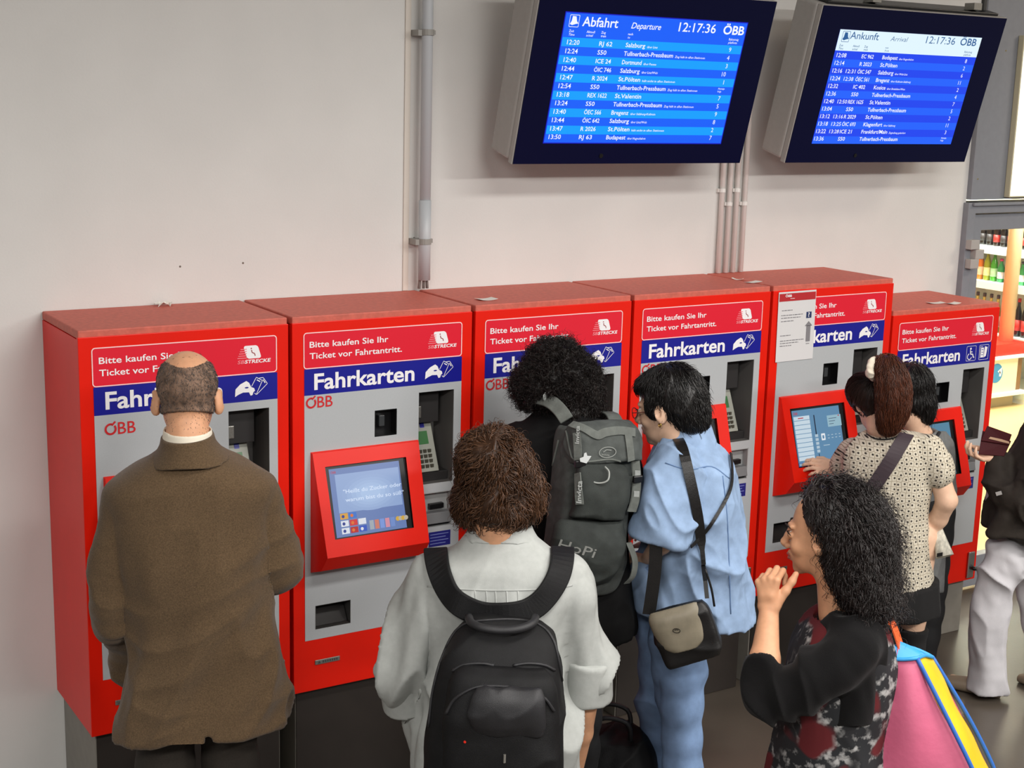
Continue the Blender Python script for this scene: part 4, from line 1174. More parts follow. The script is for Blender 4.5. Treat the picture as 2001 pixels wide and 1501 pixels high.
# cropped hair round the bald crown
Hs = Soft(.004, .012)
G = lambda x, y, z, s=1.17: c0+s*(A[0]*x+A[1]*y+A[2]*z)
Hs.ell(G(0, -.018, .036), np.array([.0752, .0953, .0843])*1.17, A); Hs.ell(G(0, -.02, -.03), np.array([.066, .070, .066])*1.17, A)
Hs.ell(G(0, .030, .128), np.array([.055, .139, .106])*1.17, A, .018, 'sub')
Hs.plane(G(0, .03, 0), A[1]+A[2]*.2); Hs.plane(G(0, -.05, -.036), -A[2]-A[1]*.1)
HG = hair_mat('hair_grey_cropped', (92, 84, 80), .55, .75)
Hs.solve()
crown = G(0, .03, .125)
hair(P, Hs, mat('scalp_stubble', (116, 92, 76), rough=.8, noise=.6, nscale=45), [])
o = COL.objects[-1]
v, f = strands(Hs, 4200, .010, lambda p: -UP*.9-n*.2+(p-c0)*1.0, 2, .0015, rad=.0007, lift=.4, wild=.5, seed=2)
link_mesh('cropped_hair', v, f, HG, o, True, P.B)
v, f = strands(B_, 6000, .0065, lambda p: -UP+(p-c0)*1.0, 2, .0008, rad=.0006, lift=.3, wild=.5, seed=3, keep=lambda p, rs: (np.abs((p-c0)@A[0]) < .09) & ((p-c0)@A[1] < -.015) & ((p-c0)@A[2] < -.02) & (rs.rand(len(p)) < np.clip((((p-c0)@A[2])+.125)/.07, 0, 1)**1.5))
link_mesh('nape_hair', v, f, HG, o, True, P.B)
v, f = strands(B_, 500, .012, lambda p: -UP*.5-n*.5, 2, .001, rad=.0005, lift=.2, wild=.6, seed=5, keep=lambda p, rs: ((p-c0)@A[2] > .10) & ((p-c0)@A[1] < .09))
link_mesh('thin_crown_hair', v, f, HG, o, True, P.B)
# shirt collar
K = Soft(.004, .01); K.loft([P.sec(319, 414, 838, -.022, .080), P.sec(316, 417, 858, -.022, .084), P.sec(306, 428, 880, -.018, .090)], r, n=2)
K.cone(P.Q(367, 810, -.02), P.Q(367, 846, -.02), .066, .066, .004, 'sub')
P.soft('shirt_collar', K, mat('shirt_cream', (232, 224, 206), rough=.7))
J = Soft(.0065, .03)
J.loft([P.sec(316, 418, 868, 0, .076), P.sec(290, 448, 890, 0.0, .10), P.sec(246, 494, 915, 0, .125), P.sec(206, 538, 948, 0, .135), P.sec(212, 532, 1000, 0, .142), P.sec(220, 528, 1080, 0, .15), P.sec(244, 526, 1180, 0, .145),
        P.sec(256, 545, 1250, 0, .148), P.sec(244, 558, 1320, 0, .155), P.sec(226, 564, 1390, 0, .165), P.sec(214, 566, 1440, 0, .17), P.sec(212, 566, 1490, 0, .17)], r, m=5, n=2.3)
J.chain([P.Q(244, 975, 0), P.Q(230, 1080, -.01), P.Q(224, 1180, .0), P.Q(244, 1250, .10), P.Q(264, 1312, .19)], [.066, .061, .056, .052, .048], .007, m=4)
J.chain([P.Q(506, 968, 0), P.Q(532, 1050, 0), P.Q(551, 1112, .0), P.Q(535, 1095, .12), P.Q(520, 1075, .27)], [.066, .065, .063, .058, .05], .007, m=4)
hem0, hem1 = P.Q(225, 1452, -.16), P.Q(410, 1478, -.17); hem2, hem3 = P.Q(440, 1440, -.17), P.Q(565, 1392, -.1)
J.plane(P.Q(360, 1462, -.17), -UP-n*.10+r*.04)
J.block(P.Q(470, 1500, -.12), (.10, .25, .055), (r, n, UP+r*.25), .01, .01, 'sub')
J.block(P.Q(424, 1490, -.17), (.008, .12, .075), (nrm(r+UP*.35), n, UP), .004, .008, 'sub')
fj = folds(.019, 7.5, UP+r*.45, .35, 15, fine=.35); fj2 = folds(.010, 10, UP*.3+r, .4, 8)
zh = P.Q(366, 1440)[2]
P.soft('jacket', J, JACK, 1, lambda p, q: fj(p, q)*np.clip((P.Q(366, 980)[2]-p[:, 2])*5, .15, 1)*np.clip((p[:, 2]-zh)*8, .3, 1)+fj2(p, q)*.5)
Kc = Soft(.004, .012)
Kc.loft([P.sec(314, 418, 850, -.022, .090), P.sec(309, 425, 870, -.022, .100), P.sec(290, 450, 898, -.018, .124)], r, n=2.1, m=5)
Kc.cone(P.Q(367, 830, .01), P.Q(367, 858, .01), .068, .068, .004, 'sub')
Kc.plane(P.Q(366, 918, -.118), -UP-n*.3)
P.soft('jacket_collar', Kc, JACK, 1)
trousers(P, 'trousers', mat('trousers_dark_brown', (40, 34, 28), rough=.85, noise=.2, nscale=200), P.L(0, .01, .98), hips, feet, n, r, r=(.084, .082, .07), wr=(.12, .09), amp=.008)
shoes(P, feet, [n-r*.2, n+r*.2], mat('shoe_black', (20, 18, 17), rough=.35))

# =================================================================== the person in the pale shirt with the black backpack
P = Person(968, 1100, -1.65, 'person in a pale shirt with rolled-up sleeves, wearing a black backpack, seen from behind')
r, n = P.r, P.n
SHIRT = mat('shirt_pale', (170, 173, 170), rough=.85, noise=.05, nscale=60, bump=.25, bscale=900, spec=.2)
feet = [P.L(-.12, .0, .09), P.L(.12, .03, .09)]; hips = [P.L(-.10, 0, .86), P.L(.10, 0, .86)]
armL = (P.Q(838, 1130, 0), P.Q(788, 1325, .02), P.Q(850, 1350, .28)); armR = (P.Q(1112, 1130, 0), P.Q(1152, 1330, .0), P.Q(1122, 1510, .10))
B_ = Soft(.005, .02); c0 = P.Q(968, 938, .0); A = frame(n-UP*.12)
head(B_, c0, A, 1.0, P.Q(972, 1060, -.01), .056)
inner_body(B_, P.Q(970, 1060, 0), P.L(0, 0, .90), (armL[0], armR[0]), hips, feet, [armL], r, n)
B_.chain([armR[0], armR[1], armR[1]*.45+armR[2]*.55, armR[2]], [.044, .036, .034, .025], .015)
hand(B_, armL[2], n-UP*.1+r*.2, -UP, r, (25, 35, 25)); hand(B_, armR[2], -UP+n*.25, -r*.8+n*.3, n, (20, 28, 20))
P.soft('body', B_, SKIN)
Hs = Soft(.005, .03)
Hs.ell(P.Q(968, 915, -.005), (.093, .108, .108), (r, n, UP)); Hs.ell(P.Q(974, 975, -.02), (.091, .095, .085), (r, n, UP)); Hs.ell(P.Q(938, 900, -.01), (.055, .07, .06), (r, n, UP)); Hs.ell(P.Q(1015, 965, -.01), (.062, .06, .08), (r, n, UP)); Hs.ell(P.Q(925, 985, -.015), (.05, .055, .06), (r, n, UP))
Hs.plane(P.L(0, .10, 0), n)
Hs.solve()
vort = P.Q(955, 862, -.05)
def flow2(p):
    d = p-vort; return -UP*.75+nrm3(d)*.45+np.stack([vnoise(p*22+9*i, 3+i)*2-1 for i in range(3)], 1)*1.0
def nrm3(d): return d/(np.linalg.norm(d, axis=1)[:, None]+1e-9)
HB = hair_mat('hair_brown', (74, 48, 30), .42, .55)
hair(P, Hs, HB, [dict(N=4400, length=.085, flow=flow2, steps=12, off=.008, curl=.007, freq=80, rad=.0016, seed=4, wild=.15),
                 dict(N=900, length=.06, flow=flow2, steps=10, off=.016, curl=.007, freq=110, rad=.0011, seed=6, wild=.4, hug=.3)], disp=folds(.012, 15, UP, .6, 3, fine=.4))
T = Soft(.0065, .03)
T.loft([P.sec(912, 1043, 1044, 0, .074), P.sec(884, 1082, 1075, 0, .10), P.sec(834, 1122, 1098, 0, .125), P.sec(818, 1136, 1142, 0, .14), P.sec(836, 1116, 1230, 0, .15), P.sec(832, 1116, 1330, 0, .155), P.sec(800, 1140, 1430, 0, .165), P.sec(795, 1145, 1560, 0, .17)], r, m=5, n=2.3)
T.chain([P.Q(846, 1126, 0), P.Q(818, 1220, 0), P.Q(792, 1318, .02)], [.070, .070, .070], .014, m=4)
T.chain([P.Q(792, 1312, .02), P.Q(806, 1350, .06)], [.069, .070], .02)
T.chain([P.Q(1104, 1126, 0), P.Q(1134, 1220, 0), P.Q(1150, 1308, .01)], [.072, .068, .062], .014, m=4)
fs = folds(.026, 10, UP+r*.15, .28, 21, fine=.4)
yoke = P.Q(970, 1150, -.14)[2]
P.soft('shirt', T, SHIRT, 1, lambda p, q: fs(p, q)*np.clip((yoke+.02-p[:, 2])*9, .12, 1))
for nm, a, b, ra, rb in (('rolled_cuff', P.Q(781, 1298, .015), P.Q(800, 1372, .06), .074, .079), ('rolled_cuff', P.Q(1152, 1284, .01), P.Q(1146, 1358, .03), .070, .074)):
    C_ = Soft(.005, .008); ax = nrm(b-a); C_.cone(a, b, ra, rb); C_.plane(b-ax*.0, ax); C_.plane(a, -ax); C_.cone(b-ax*.035, b+ax*.1, rb-.016, rb-.012, .004, 'sub')
    P.soft(nm, C_, SHIRT, 1, folds(.006, 9, ax, .6, 30))
K = Soft(.004, .01); K.loft([P.sec(914, 1041, 1028, 0, .070), P.sec(908, 1047, 1044, 0, .080), P.sec(900, 1056, 1064, -.003, .094)], r, n=2.1, m=5)
K.cone(P.Q(977, 1000, 0), P.Q(977, 1036, 0), .066, .066, .004, 'sub'); K.plane(P.Q(970, 1064, -.09), -UP-n*.25)
P.soft('collar', K, SHIRT, 1, folds(.003, 12, r, .5, 4))
trousers(P, 'trousers', mat('trousers_black', (24, 24, 26), rough=.85), P.L(0, .01, .95), hips, feet, n, r, r=(.09, .08, .065), wr=(.130, .11))
shoes(P, feet, [n-r*.2, n+r*.2], mat('shoe_black', (20, 18, 17), rough=.35))
shirt_tree = surf(T)
line_on(shirt_tree, [(835, 1146), (870, 1150), (930, 1153), (975, 1154), (1030, 1153), (1090, 1149), (1118, 1144)], .0026, 6, .0).build('yoke_seam', SHIRT, P.root, P.B, smooth=True)
for u in (928, 950, 968, 990, 1012): line_on(shirt_tree, [(u, 1154), (u+1, 1180), (u+(u-970)*.1, 1215)], .0024, 4, -.0005).build('pleat', SHIRT, P.root, P.B, smooth=True)
# his backpack
bp = P.Q(968, 1350, -.28)
BK = thing('backpack', 'black backpack with padded straps worn over the pale shirt', 'backpack', bp)
BLK = mat('nylon_black', (12, 12, 14), rough=.6, noise=.25, nscale=30, bump=.4, bscale=700, spec=.28)
BLK2 = mat('nylon_charcoal', (30, 30, 33), rough=.5, noise=.2, nscale=20, bump=.3, bscale=700)
S_ = Soft(.006, .03)
S_.loft([P.sec(914, 1058, 1208, -.19, .035), P.sec(886, 1082, 1238, -.21, .07), P.sec(860, 1096, 1300, -.24, .10), P.sec(843, 1102, 1380, -.255, .115), P.sec(832, 1102, 1460, -.26, .12), P.sec(830, 1098, 1540, -.26, .12), P.sec(842, 1088, 1600, -.25, .10)], r, m=5, n=2.8)
build_soft('main_compartment', S_, BLK, BK, bp, 1, folds(.006, 8, r, .5, 9))
S2 = Soft(.006, .03)
S2.loft([P.sec(905, 1066, 1302, -.315, .025), P.sec(884, 1082, 1330, -.335, .05), P.sec(868, 1088, 1400, -.35, .06), P.sec(862, 1086, 1480, -.355, .06), P.sec(866, 1080, 1560, -.35, .05)], r, m=5, n=2.8)
build_soft('front_pocket', S2, BLK, BK, bp, 1, folds(.007, 9, r, .6, 19))
S3 = Soft(.006, .03)
S3.loft([P.sec(930, 1058, 1345, -.395, .012), P.sec(918, 1066, 1370, -.405, .025), P.sec(916, 1066, 1412, -.405, .025), P.sec(926, 1058, 1438, -.40, .012)], r, m=5, n=2.6)
build_soft('pocket_bulge', S3, BLK2, BK, bp, 1, folds(.005, 12, UP, .6, 29))
tr_ = surf(S_); tr2 = surf(S2)
for pix, t_ in (([(884, 1312), (905, 1300), (940, 1297), (965, 1301)], tr_), ([(1003, 1301), (1030, 1297), (1062, 1300), (1083, 1310)], tr_), ([(872, 1396), (890, 1366), (925, 1345), (960, 1341), (1010, 1345), (1060, 1362), (1082, 1390)], tr2)):
    line_on(t_, pix, .0045, 6, .002).build('zip', BLK2, BK, bp, smooth=True)
line_on(tr_, [(838, 1420), (846, 1350), (866, 1280), (900, 1225), (960, 1212), (1040, 1216), (1080, 1250), (1098, 1330)], .004, 8, .001).build('piping', BLK2, BK, bp, smooth=True)
hp = [P.Q(u, v, b) for u, v, b in ((916, 1206, -.21), (922, 1218, -.255), (945, 1228, -.28), (980, 1232, -.285), (1015, 1229, -.28), (1040, 1219, -.255), (1046, 1206, -.21))]
MB().tube(list(catmull(hp, 4)), .0115, 10).build('grab_handle', BLK2, BK, bp, smooth=True)
pk = [(848, 1062), (852, 1085), (866, 1130), (888, 1168), (918, 1190), (975, 1200), (1030, 1192), (1062, 1168), (1088, 1128), (1098, 1088), (1100, 1062)]
YK = strap_on(shirt_tree, pk, .068, .014, .004, 6, 4); YK.build('shoulder_strap', BLK, BK, bp, smooth=False, bevel=.004)
o = hit(tr2, 908, 1450)
if o is not None: MB().lathe([(.004, 0), (.003, .003)], (0, 0, 0), 8).build('red_tag', mat('tag_red', (210, 40, 24), rough=.4), BK).location = o[0]-bp
if o is not None: COL.objects[-1].rotation_euler = (math.pi/2, 0, 0)
o = hit(tr2, 985, 1482)
if o is not None: MB().box(-.003, .003, -.004, 0, -.012, .012).build('zip_pull', STEEL, BK).location = o[0]-bp

# =================================================================== curly hair, grey backpack
P = Person(1100, 900, -.85, 'person in black wearing the big grey backpack, bent over the third machine from the left')
r, n = P.r, P.n
az = math.radians(6); fw = np.array([math.sin(az), math.cos(az), 0]); lt = np.array([math.cos(az), -math.sin(az), 0])
BTOP = mat('jersey_black', (14, 14, 15), rough=.85, spec=.2, bump=.2, bscale=500)
feet = [P.L(-.07, -.02, .09), P.L(.10, -.06, .09)]; hips = [P.L(-.04, -.07, .86), P.L(.12, -.10, .86)]
armL = (P.Q(985, 868, .0), P.Q(962, 985, .10), P.Q(1010, 960, .20)); armR = (P.Q(1195, 870, .0), P.Q(1215, 990, .08), P.Q(1175, 930, .17))
B_ = Soft(.006, .02); c0 = P.Q(1088, 765, .07); A = frame(fw*.9+r*.15-UP*.45)
head(B_, c0, A, 1.0, P.Q(1085, 822, .02), .054)
inner_body(B_, P.Q(1085, 825, .02), P.L(.04, -.08, .90), (armL[0], armR[0]), hips, feet, [armL, armR], lt, fw)
hand(B_, armL[2], fw+UP*.1, -UP, r, (15, 25, 20)); hand(B_, armR[2], fw+UP*.1, -UP, -r, (15, 25, 20))
P.soft('body', B_, SKIN)
Hs = Soft(.005, .03)
for u, v, b, rx, ry, rz in ((1086, 742, .04, .118, .115, .112), (1045, 755, .03, .07, .08, .07), (1130, 752, .03, .07, .08, .085), (1120, 795, .02, .075, .08, .07), (1085, 700, .05, .075, .08, .05), (1150, 805, .03, .04, .05, .05)):
    Hs.ell(P.Q(u, v, b), (rx, ry, rz), (r, n, UP))
Hs.solve()
hc = P.Q(1087, 745, .04)
def flow3(p): return nrm3(p-hc)*.9-UP*.35+np.stack([vnoise(p*25+7*i, 13+i)*2-1 for i in range(3)], 1)*.9
HK = hair_mat('hair_black_curly', (26, 19, 17), .45, .6)
hair(P, Hs, HK, [dict(N=3600, length=.07, flow=flow3, steps=14, off=.014, curl=.007, freq=190, rad=.0013, seed=14, wild=.3, hug=.35),
                 dict(N=1600, length=.05, flow=flow3, steps=12, off=.03, curl=.007, freq=220, rad=.0008, seed=15, wild=.5, hug=.1, lift=.5)], disp=folds(.014, 22, UP, 1, 3, fine=.5))
T = Soft(.0065, .03)
T.loft([P.sec(1046, 1126, 800, .02, .06), P.sec(1022, 1150, 818, .01, .09), P.sec(990, 1190, 842, .0, .12), P.sec(968, 1215, 880, 0, .135), P.sec(975, 1222, 950, -.01, .14), P.sec(1000, 1225, 1040, -.03, .14), P.sec(1030, 1228, 1130, -.05, .14)], r, m=5)
T.chain([P.Q(998, 868, .0), P.Q(968, 925, .05), P.Q(962, 985, .10), P.Q(1000, 965, .19)], [.07, .065, .06, .045], .03, m=4)
T.chain([P.Q(1190, 868, .0), P.Q(1212, 925, .05), P.Q(1216, 990, .08), P.Q(1182, 938, .16)], [.07, .065, .06, .045], .03, m=4)
P.soft('black_top', T, BTOP, 1, folds(.010, 8, UP, .4, 51))
top_tree = surf(T)
K = Soft(.0065, .03)
K.loft([P.sec(1050, 1232, 1090, -.06, .14), P.sec(1066, 1240, 1150, -.08, .15), P.sec(1085, 1244, 1215, -.09, .15), P.sec(1110, 1240, 1246, -.09, .14)], r, m=5, n=2.4)
P.soft('black_jacket_at_waist', K, BTOP, 1, folds(.012, 9, UP, .35, 52))
trousers(P, 'trousers', mat('trousers_black', (24, 24, 26), rough=.85), P.L(.05, -.07, .95), hips, feet, fw, lt, r=(.09, .07, .06), wr=(.15, .12))
shoes(P, feet, [fw-lt*.1, fw+lt*.1], mat('shoe_black', (20, 18, 17), rough=.35))

# the grey backpack
bp = P.Q(1150, 1000, -.30)
GB = thing('backpack', 'big grey canvas backpack with flap and straps, worn over black clothes', 'backpack', bp)
CAN = mat('canvas_grey', (76, 80, 78), rough=.8, noise=.22, nscale=28, bump=.4, bscale=600, spec=.25)
CAN2 = mat('canvas_light_grey', (102, 106, 102), rough=.8, noise=.18, nscale=30, bump=.4, bscale=600, spec=.25)
CAN3 = mat('canvas_dark_grey', (50, 54, 52), rough=.75, noise=.25, nscale=20, bump=.4, bscale=500, spec=.3)
def bsec(u, v, b, hw, hd): return (P.Q(u, v, b), hw, hd)
S_ = Soft(.006, .02)
S_.loft([bsec(1158, 838, -.15, .120, .055), bsec(1160, 862, -.16, .128, .078), bsec(1158, 930, -.19, .130, .088), bsec(1152, 1000, -.215, .130, .092), bsec(1146, 1050, -.225, .134, .095), bsec(1140, 1100, -.225, .132, .092), bsec(1136, 1140, -.22, .115, .075), bsec(1135, 1156, -.215, .09, .055)], lt, n=4.2, m=5)
build_soft('main_compartment', S_, CAN, GB, bp, 1, folds(.008, 9, UP, .6, 61))
gt = surf(S_)
# front pocket, lower pocket, flap
nrm_out = -fw
S2 = Soft(.005, .015)
S2.loft([bsec(1176, 905, -.275, .088, .020), bsec(1176, 925, -.29, .096, .036), bsec(1172, 975, -.31, .100, .042), bsec(1166, 1012, -.315, .098, .030)], lt, n=3.2, m=5)
build_soft('front_pocket', S2, CAN3, GB, bp, 1, folds(.006, 12, lt, .6, 62))
S3 = Soft(.005, .015)
S3.loft([bsec(1158, 1014, -.31, .122, .025), bsec(1152, 1036, -.325, .130, .045), bsec(1146, 1080, -.335, .132, .055), bsec(1142, 1122, -.325, .120, .045), bsec(1142, 1142, -.31, .095, .025)], lt, n=3.0, m=5)
build_soft('lower_pocket', S3, CAN3, GB, bp, 1, folds(.008, 10, lt, .6, 63))
lt3 = surf(S3)
FL = Soft(.005, .012)
FL.loft([bsec(1166, 826, -.155, .120, .068), bsec(1168, 842, -.17, .132, .088), bsec(1170, 872, -.185, .136, .100), bsec(1171, 905, -.195, .136, .106)], lt, n=4.2, m=5)
FL.block(P.Q(1168, 880, -.06), (.3, .085, .3), (lt, fw, UP), .01, .01, 'sub')
build_soft('top_flap', FL, CAN, GB, bp, 1, folds(.006, 12, lt, .6, 64))
ft = surf(FL)
line_on(ft, [(1102, 826), (1108, 850), (1114, 880), (1122, 898), (1150, 902), (1190, 898), (1215, 903), (1236, 915)], .0035, 6, .001).build('flap_edging', CAN2, GB, bp, smooth=True)
q = strap_on(ft, [(1110, 828), (1140, 838), (1166, 852), (1180, 846), (1210, 842), (1240, 846)], .030, .004, .002, 5, 2); q.build('flap_band', CAN2, GB, bp)
SILV = mat('webbing_silver', (170, 174, 172), rough=.45, noise=.15, nscale=60)
for pix1, pix2, nm in (([(1128, 846), (1130, 875), (1131, 905)], [(1131, 925), (1132, 955), (1133, 985)], 0), ([(1226, 850), (1230, 880), (1232, 905)], [(1226, 930), (1225, 955), (1222, 985)], 1)):
    try:
        a = strap_on(ft, pix1, .028, .004, .003, 5, 1).build('buckle_strap', CAN2, GB, bp)
        t2 = surf(S2)
        b2 = strap_on(t2 if nm == 0 else gt, pix2, .028, .005, .003, 5, 1).build('strap_end', CAN2, GB, bp)
        p0 = hit(ft, *pix1[-1])[0]-bp+nrm_out*.008
        MB().hexa([p0+lt*x+fw*y+UP*z for z in (-.012, .012) for x, y in ((-.02, -.008), (.02, -.008), (.02, .006), (-.02, .006))]).build('buckle', BLACK, GB, bevel=.003)
        if nm == 0:
            mark_on(t2, 'Invicta', 1136, 983, .017, .075, 0.6, -18, .02, .1, .009).build('brand_lettering', SILV, b2, bp)
            mark_on(ft, 'Invicta', 1133, 868, .014, .06, 0.4, -12, .02, .1, .009).build('brand_lettering', SILV, a, bp)
            m = MB(); h0 = hit(ft, 1140, 893); Fq = Face(h0[0], lt, UP)
            poly(m, Fq, [(-.018, -.012), (.006, -.020), (.016, -.008), (.024, .004), (.008, .006), (.004, .018), (-.004, .016), (-.006, .004), (-.020, 0)], .012); m.build('bird_mark', mat('mark_white', (200, 204, 204), rough=.4), a, bp)
    except Exception as ex: print('strap', ex)
def oval_on(tree, u, v, rx, rz, wd):
    h0 = hit(tree, u, v); n_ = h0[1] if h0[1]@ray(u, v) < 0 else -h0[1]; r_ = nrm(np.cross(UP, n_)); u_ = np.cross(n_, r_); Fq = Face(h0[0], r_, u_); m = MB()
    A_ = [2*math.pi*k/20 for k in range(20)]
    ringmark(m, Fq, [(rx*math.cos(a), rz*math.sin(a)) for a in A_], [((rx-wd)*math.cos(a), (rz-wd)*math.sin(a)) for a in A_], .005); stroke(m, Fq, [(-rx*.5, rz*.1), (-rx*.1, rz*.45), (rx*.45, rz*.3)], wd, .005)
    return m
oval_on(ft, 1186, 884, .034, .019, .003).build('oval_patch', mat('patch_grey', (128, 132, 128), rough=.6), GB, bp)
mark_on(ft, 'Invicta', 1174, 890, .007, .030, 12, 1, .01, .1, .0055).build('patch_lettering', mat('patch_grey', (128, 132, 128)), GB, bp)
mark_on(lt3, 'HoPi', 1089, 1070, .034, .125, 30, 8, .005, .1, .006).build('hand_lettering', mat('marker_white', (150, 152, 148), rough=.7), GB, bp)
pts = [P.Q(u, v, b) for u, v, b in ((1150, 930, -.335), (1160, 942, -.35), (1175, 944, -.352), (1188, 938, -.35), (1190, 922, -.335), (1182, 912, -.325))]
MB().tube(list(catmull(pts, 4)), .0032, 8).build('pocket_loop', mat('loop_grey', (150, 154, 150), rough=.5), GB, bp, smooth=True)
line_on(gt, [(1092, 860), (1080, 910), (1070, 965), (1062, 1020)], .004, 5, .001).build('side_seam', CAN2, GB, bp, smooth=True)
# its straps over the shoulders
for pix in ([(1030, 786), (1050, 779), (1075, 786), (1094, 802), (1108, 822)],):
    pts = [P.Q(u, v, b) for (u, v), b in zip(pix, (.02, -.035, -.085, -.12, -.15))]
    Wv = [nrm(UP*.55-r*.55+n*-.5)*.05]*5
    cc = catmull(pts, 4); mb = MB()
    ouv = [nrm(-n*.75+UP*.55-r*.15)]*len(cc)
    wv = []
    for i in range(len(cc)):
        t = nrm(cc[min(i+1, len(cc)-1)]-cc[max(i-1, 0)]); wv.append(nrm(np.cross(ouv[i], t))*.050)
    s_ = mb.ribbon(list(cc), wv, .010, ouv).build('shoulder_strap', CAN2, GB, bp, bevel=.003)
    p_ = P.Q(1066, 775, -.075)-bp
    MB().lathe([(.016, 0), (.014, .003)], (0, 0, 0), 14).build('strap_badge', SILV, s_).location = p_
    COL.objects[-1].rotation_euler = (math.pi/2, 0, .4)
pts = [P.Q(u, v, b) for u, v, b in ((1184, 806, .0), (1196, 812, -.05), (1204, 828, -.10), (1208, 846, -.15))]
cc = catmull(pts, 4); ouv = [nrm(-n*.7+UP*.6+r*.2)]*len(cc)
MB().ribbon(list(cc), [r*.05]*len(cc), .010, ouv).build('shoulder_strap', CAN2, GB, bp, bevel=.003)
for pix in ([(1236, 868), (1240, 900), (1243, 935), (1240, 975), (1233, 1000)],):
    pts = [P.Q(u, v, b) for (u, v), b in zip(pix, (-.20, -.22, -.24, -.26, -.275))]
    cc = catmull(pts, 5); s_ = MB().ribbon(list(cc), [nrm(lt-fw*.6)*.026]*len(cc), .005, [nrm(lt*.6-fw)]*len(cc)).build('side_strap', CAN2, GB, bp)
    for k, zf in enumerate((4, 9, 14)): 
        m = MB(); c_ = cc[zf]+nrm(lt*.6-fw)*.006; rect(m, Face(c_, nrm(lt-fw*.6), UP), -.009, .009, -.022, .016, .001); m.build('reflective_print', SILV, s_, bp)
    p0 = cc[10]-bp; MB().hexa([p0+lt*x-fw*(.004+y)+UP*z for z in (-.012, .012) for x, y in ((-.018, .012), (.018, .012), (.018, 0), (-.018, 0))]).build('side_buckle', BLACK, GB, bevel=.003)
# loose hanging webbing at the lower right
pts = [P.Q(u, v, b) for u, v, b in ((1228, 1060, -.28), (1240, 1095, -.29), (1236, 1125, -.29), (1224, 1140, -.28))]
cc = catmull(pts, 5); MB().ribbon(list(cc), [lt*.022]*len(cc), .004, [-fw]*len(cc)).build('loose_strap', CAN2, GB, bp)

# =================================================================== light blue denim shirt
P = Person(1330, 1000, -1.12, 'person in light blue denim shirt and jeans, wearing glasses and turned to the left')
r, n = P.r, P.n
fw = nrm(-r*.93+n*.35); lt = np.cross(fw, UP)
DEN = mat('denim_light', (144, 168, 200), rough=.9, noise=.14, nscale=24, bump=.3, bscale=800, spec=.15)
JEAN = mat('denim_jeans', (124, 150, 188), rough=.9, noise=.2, nscale=14, bump=.3, bscale=800, spec=.15)
feet = [P.Q(1298, 1495, .16), P.Q(1335, 1520, -.02)]
feet = [np.array([f[0], f[1], .08]) for f in feet]
hips = [P.L(-.045, .09, .84), P.L(.0, -.06, .84)]
armL = (P.Q(1318, 930, -.17), P.Q(1292, 1062, -.19), P.Q(1264, 1096, -.02)); armR = (P.Q(1385, 930, .17), P.Q(1375, 1050, .2), P.Q(1300, 1050, .28))
B_ = Soft(.0045, .02); c0 = P.Q(1302, 795, .0); A = frame(fw-UP*.22)
g = head(B_, c0, A, 1.08, P.Q(1322, 880, .0), .056)
inner_body(B_, P.Q(1330, 880, 0), P.L(-.01, .02, .88), (armL[0], armR[0]), hips, feet, [armL, armR], lt, fw)
hand(B_, armL[2], -r+n*.4-UP*.1, -UP+n*.2, n, (20, 30, 20)); hand(B_, armR[2], -r+n*.3, -UP, -n, (20, 30, 20))
P.soft('body', B_, SKIN2)
for k in (-1, 1):
    e = MB(); e.lathe([(.002, -.0115), (.008, -.0085), (.0115, 0), (.008, .0085), (.002, .0115)], (0, 0, 0), 12)
    e.v = [tuple(np.array(v)*1.05+g(k*.031, .0775, -.002)) for v in e.v]; eo = e.build('eye', mat('eye_white', (225, 222, 215), rough=.2), P.root, P.B, smooth=True)
    i_ = MB().lathe([(.0055, 0), (.004, .0015)], n=10); i_.v = [tuple(g(k*.031+v[0], .0895+v[2], -.002+v[1])) for v in i_.v]; i_.build('iris', mat('iris_brown', (50, 32, 22), rough=.15), eo, P.B)
# glasses
gm = MB()
for k in (-1, 1):
    gm.tube([g(k*.031+.021*math.cos(a), .104-.004*abs(math.cos(a)), -.006+.017*math.sin(a)) for a in [2*math.pi*i/20 for i in range(21)]], .0016, 6, cap=False)
    gm.tube([g(k*.052, .100, -.002), g(k*.074, .06, 0), g(k*.080, .0, .0), g(k*.080, -.015, -.008)], .0016, 6)
gm.tube([g(-.010, .106, -.002), g(0, .109, .002), g(.010, .106, -.002)], .0016, 6)
gl_ = gm.build('glasses', mat('frame_red_metal', (120, 60, 56), rough=.3, metal=.6), P.root, P.B)
lm = MB()
for k in (-1, 1): lm.add([g(k*.031+.020*math.cos(a), .104-.004*abs(math.cos(a)), -.006+.016*math.sin(a)) for a in [2*math.pi*i/20 for i in range(20)]], [tuple(range(20))])
lm.build('lenses', glass, gl_, P.B)
em = MB().tube([g(-.083, -.004, -.046)+.006*np.array([0, math.cos(a), math.sin(a)]) for a in [2*math.pi*i/12 for i in range(13)]], .0022, 6, cap=False)
em.v = [tuple(np.array(v)) for v in em.v]; em.build('earring', mat('gold', (230, 180, 80), rough=.25, metal=1), P.root, P.B, smooth=True)
Hs = Soft(.005, .025)
G = lambda x, y, z: g(x, y, z)
Hs.ell(G(0, -.028, .048), np.array([.088, .104, .090])*1.08, A); Hs.ell(G(0, -.07, .0), np.array([.078, .066, .085])*1.08, A); Hs.ell(G(0, .046, .076), np.array([.062, .042, .030])*1.08, A)
Hs.ell(G(0, -.085, -.045), np.array([.062, .05, .055])*1.08, A); Hs.ell(G(-.064, .010, .014), np.array([.022, .034, .040])*1.08, A, .015); Hs.ell(G(.064, .010, .014), np.array([.022, .034, .040])*1.08, A, .015)
for k in (-1, 1): Hs.ell(G(k*.092, -.006, -.020), np.array([.03, .026, .036])*1.08, A, .008, 'sub')
Hs.solve()
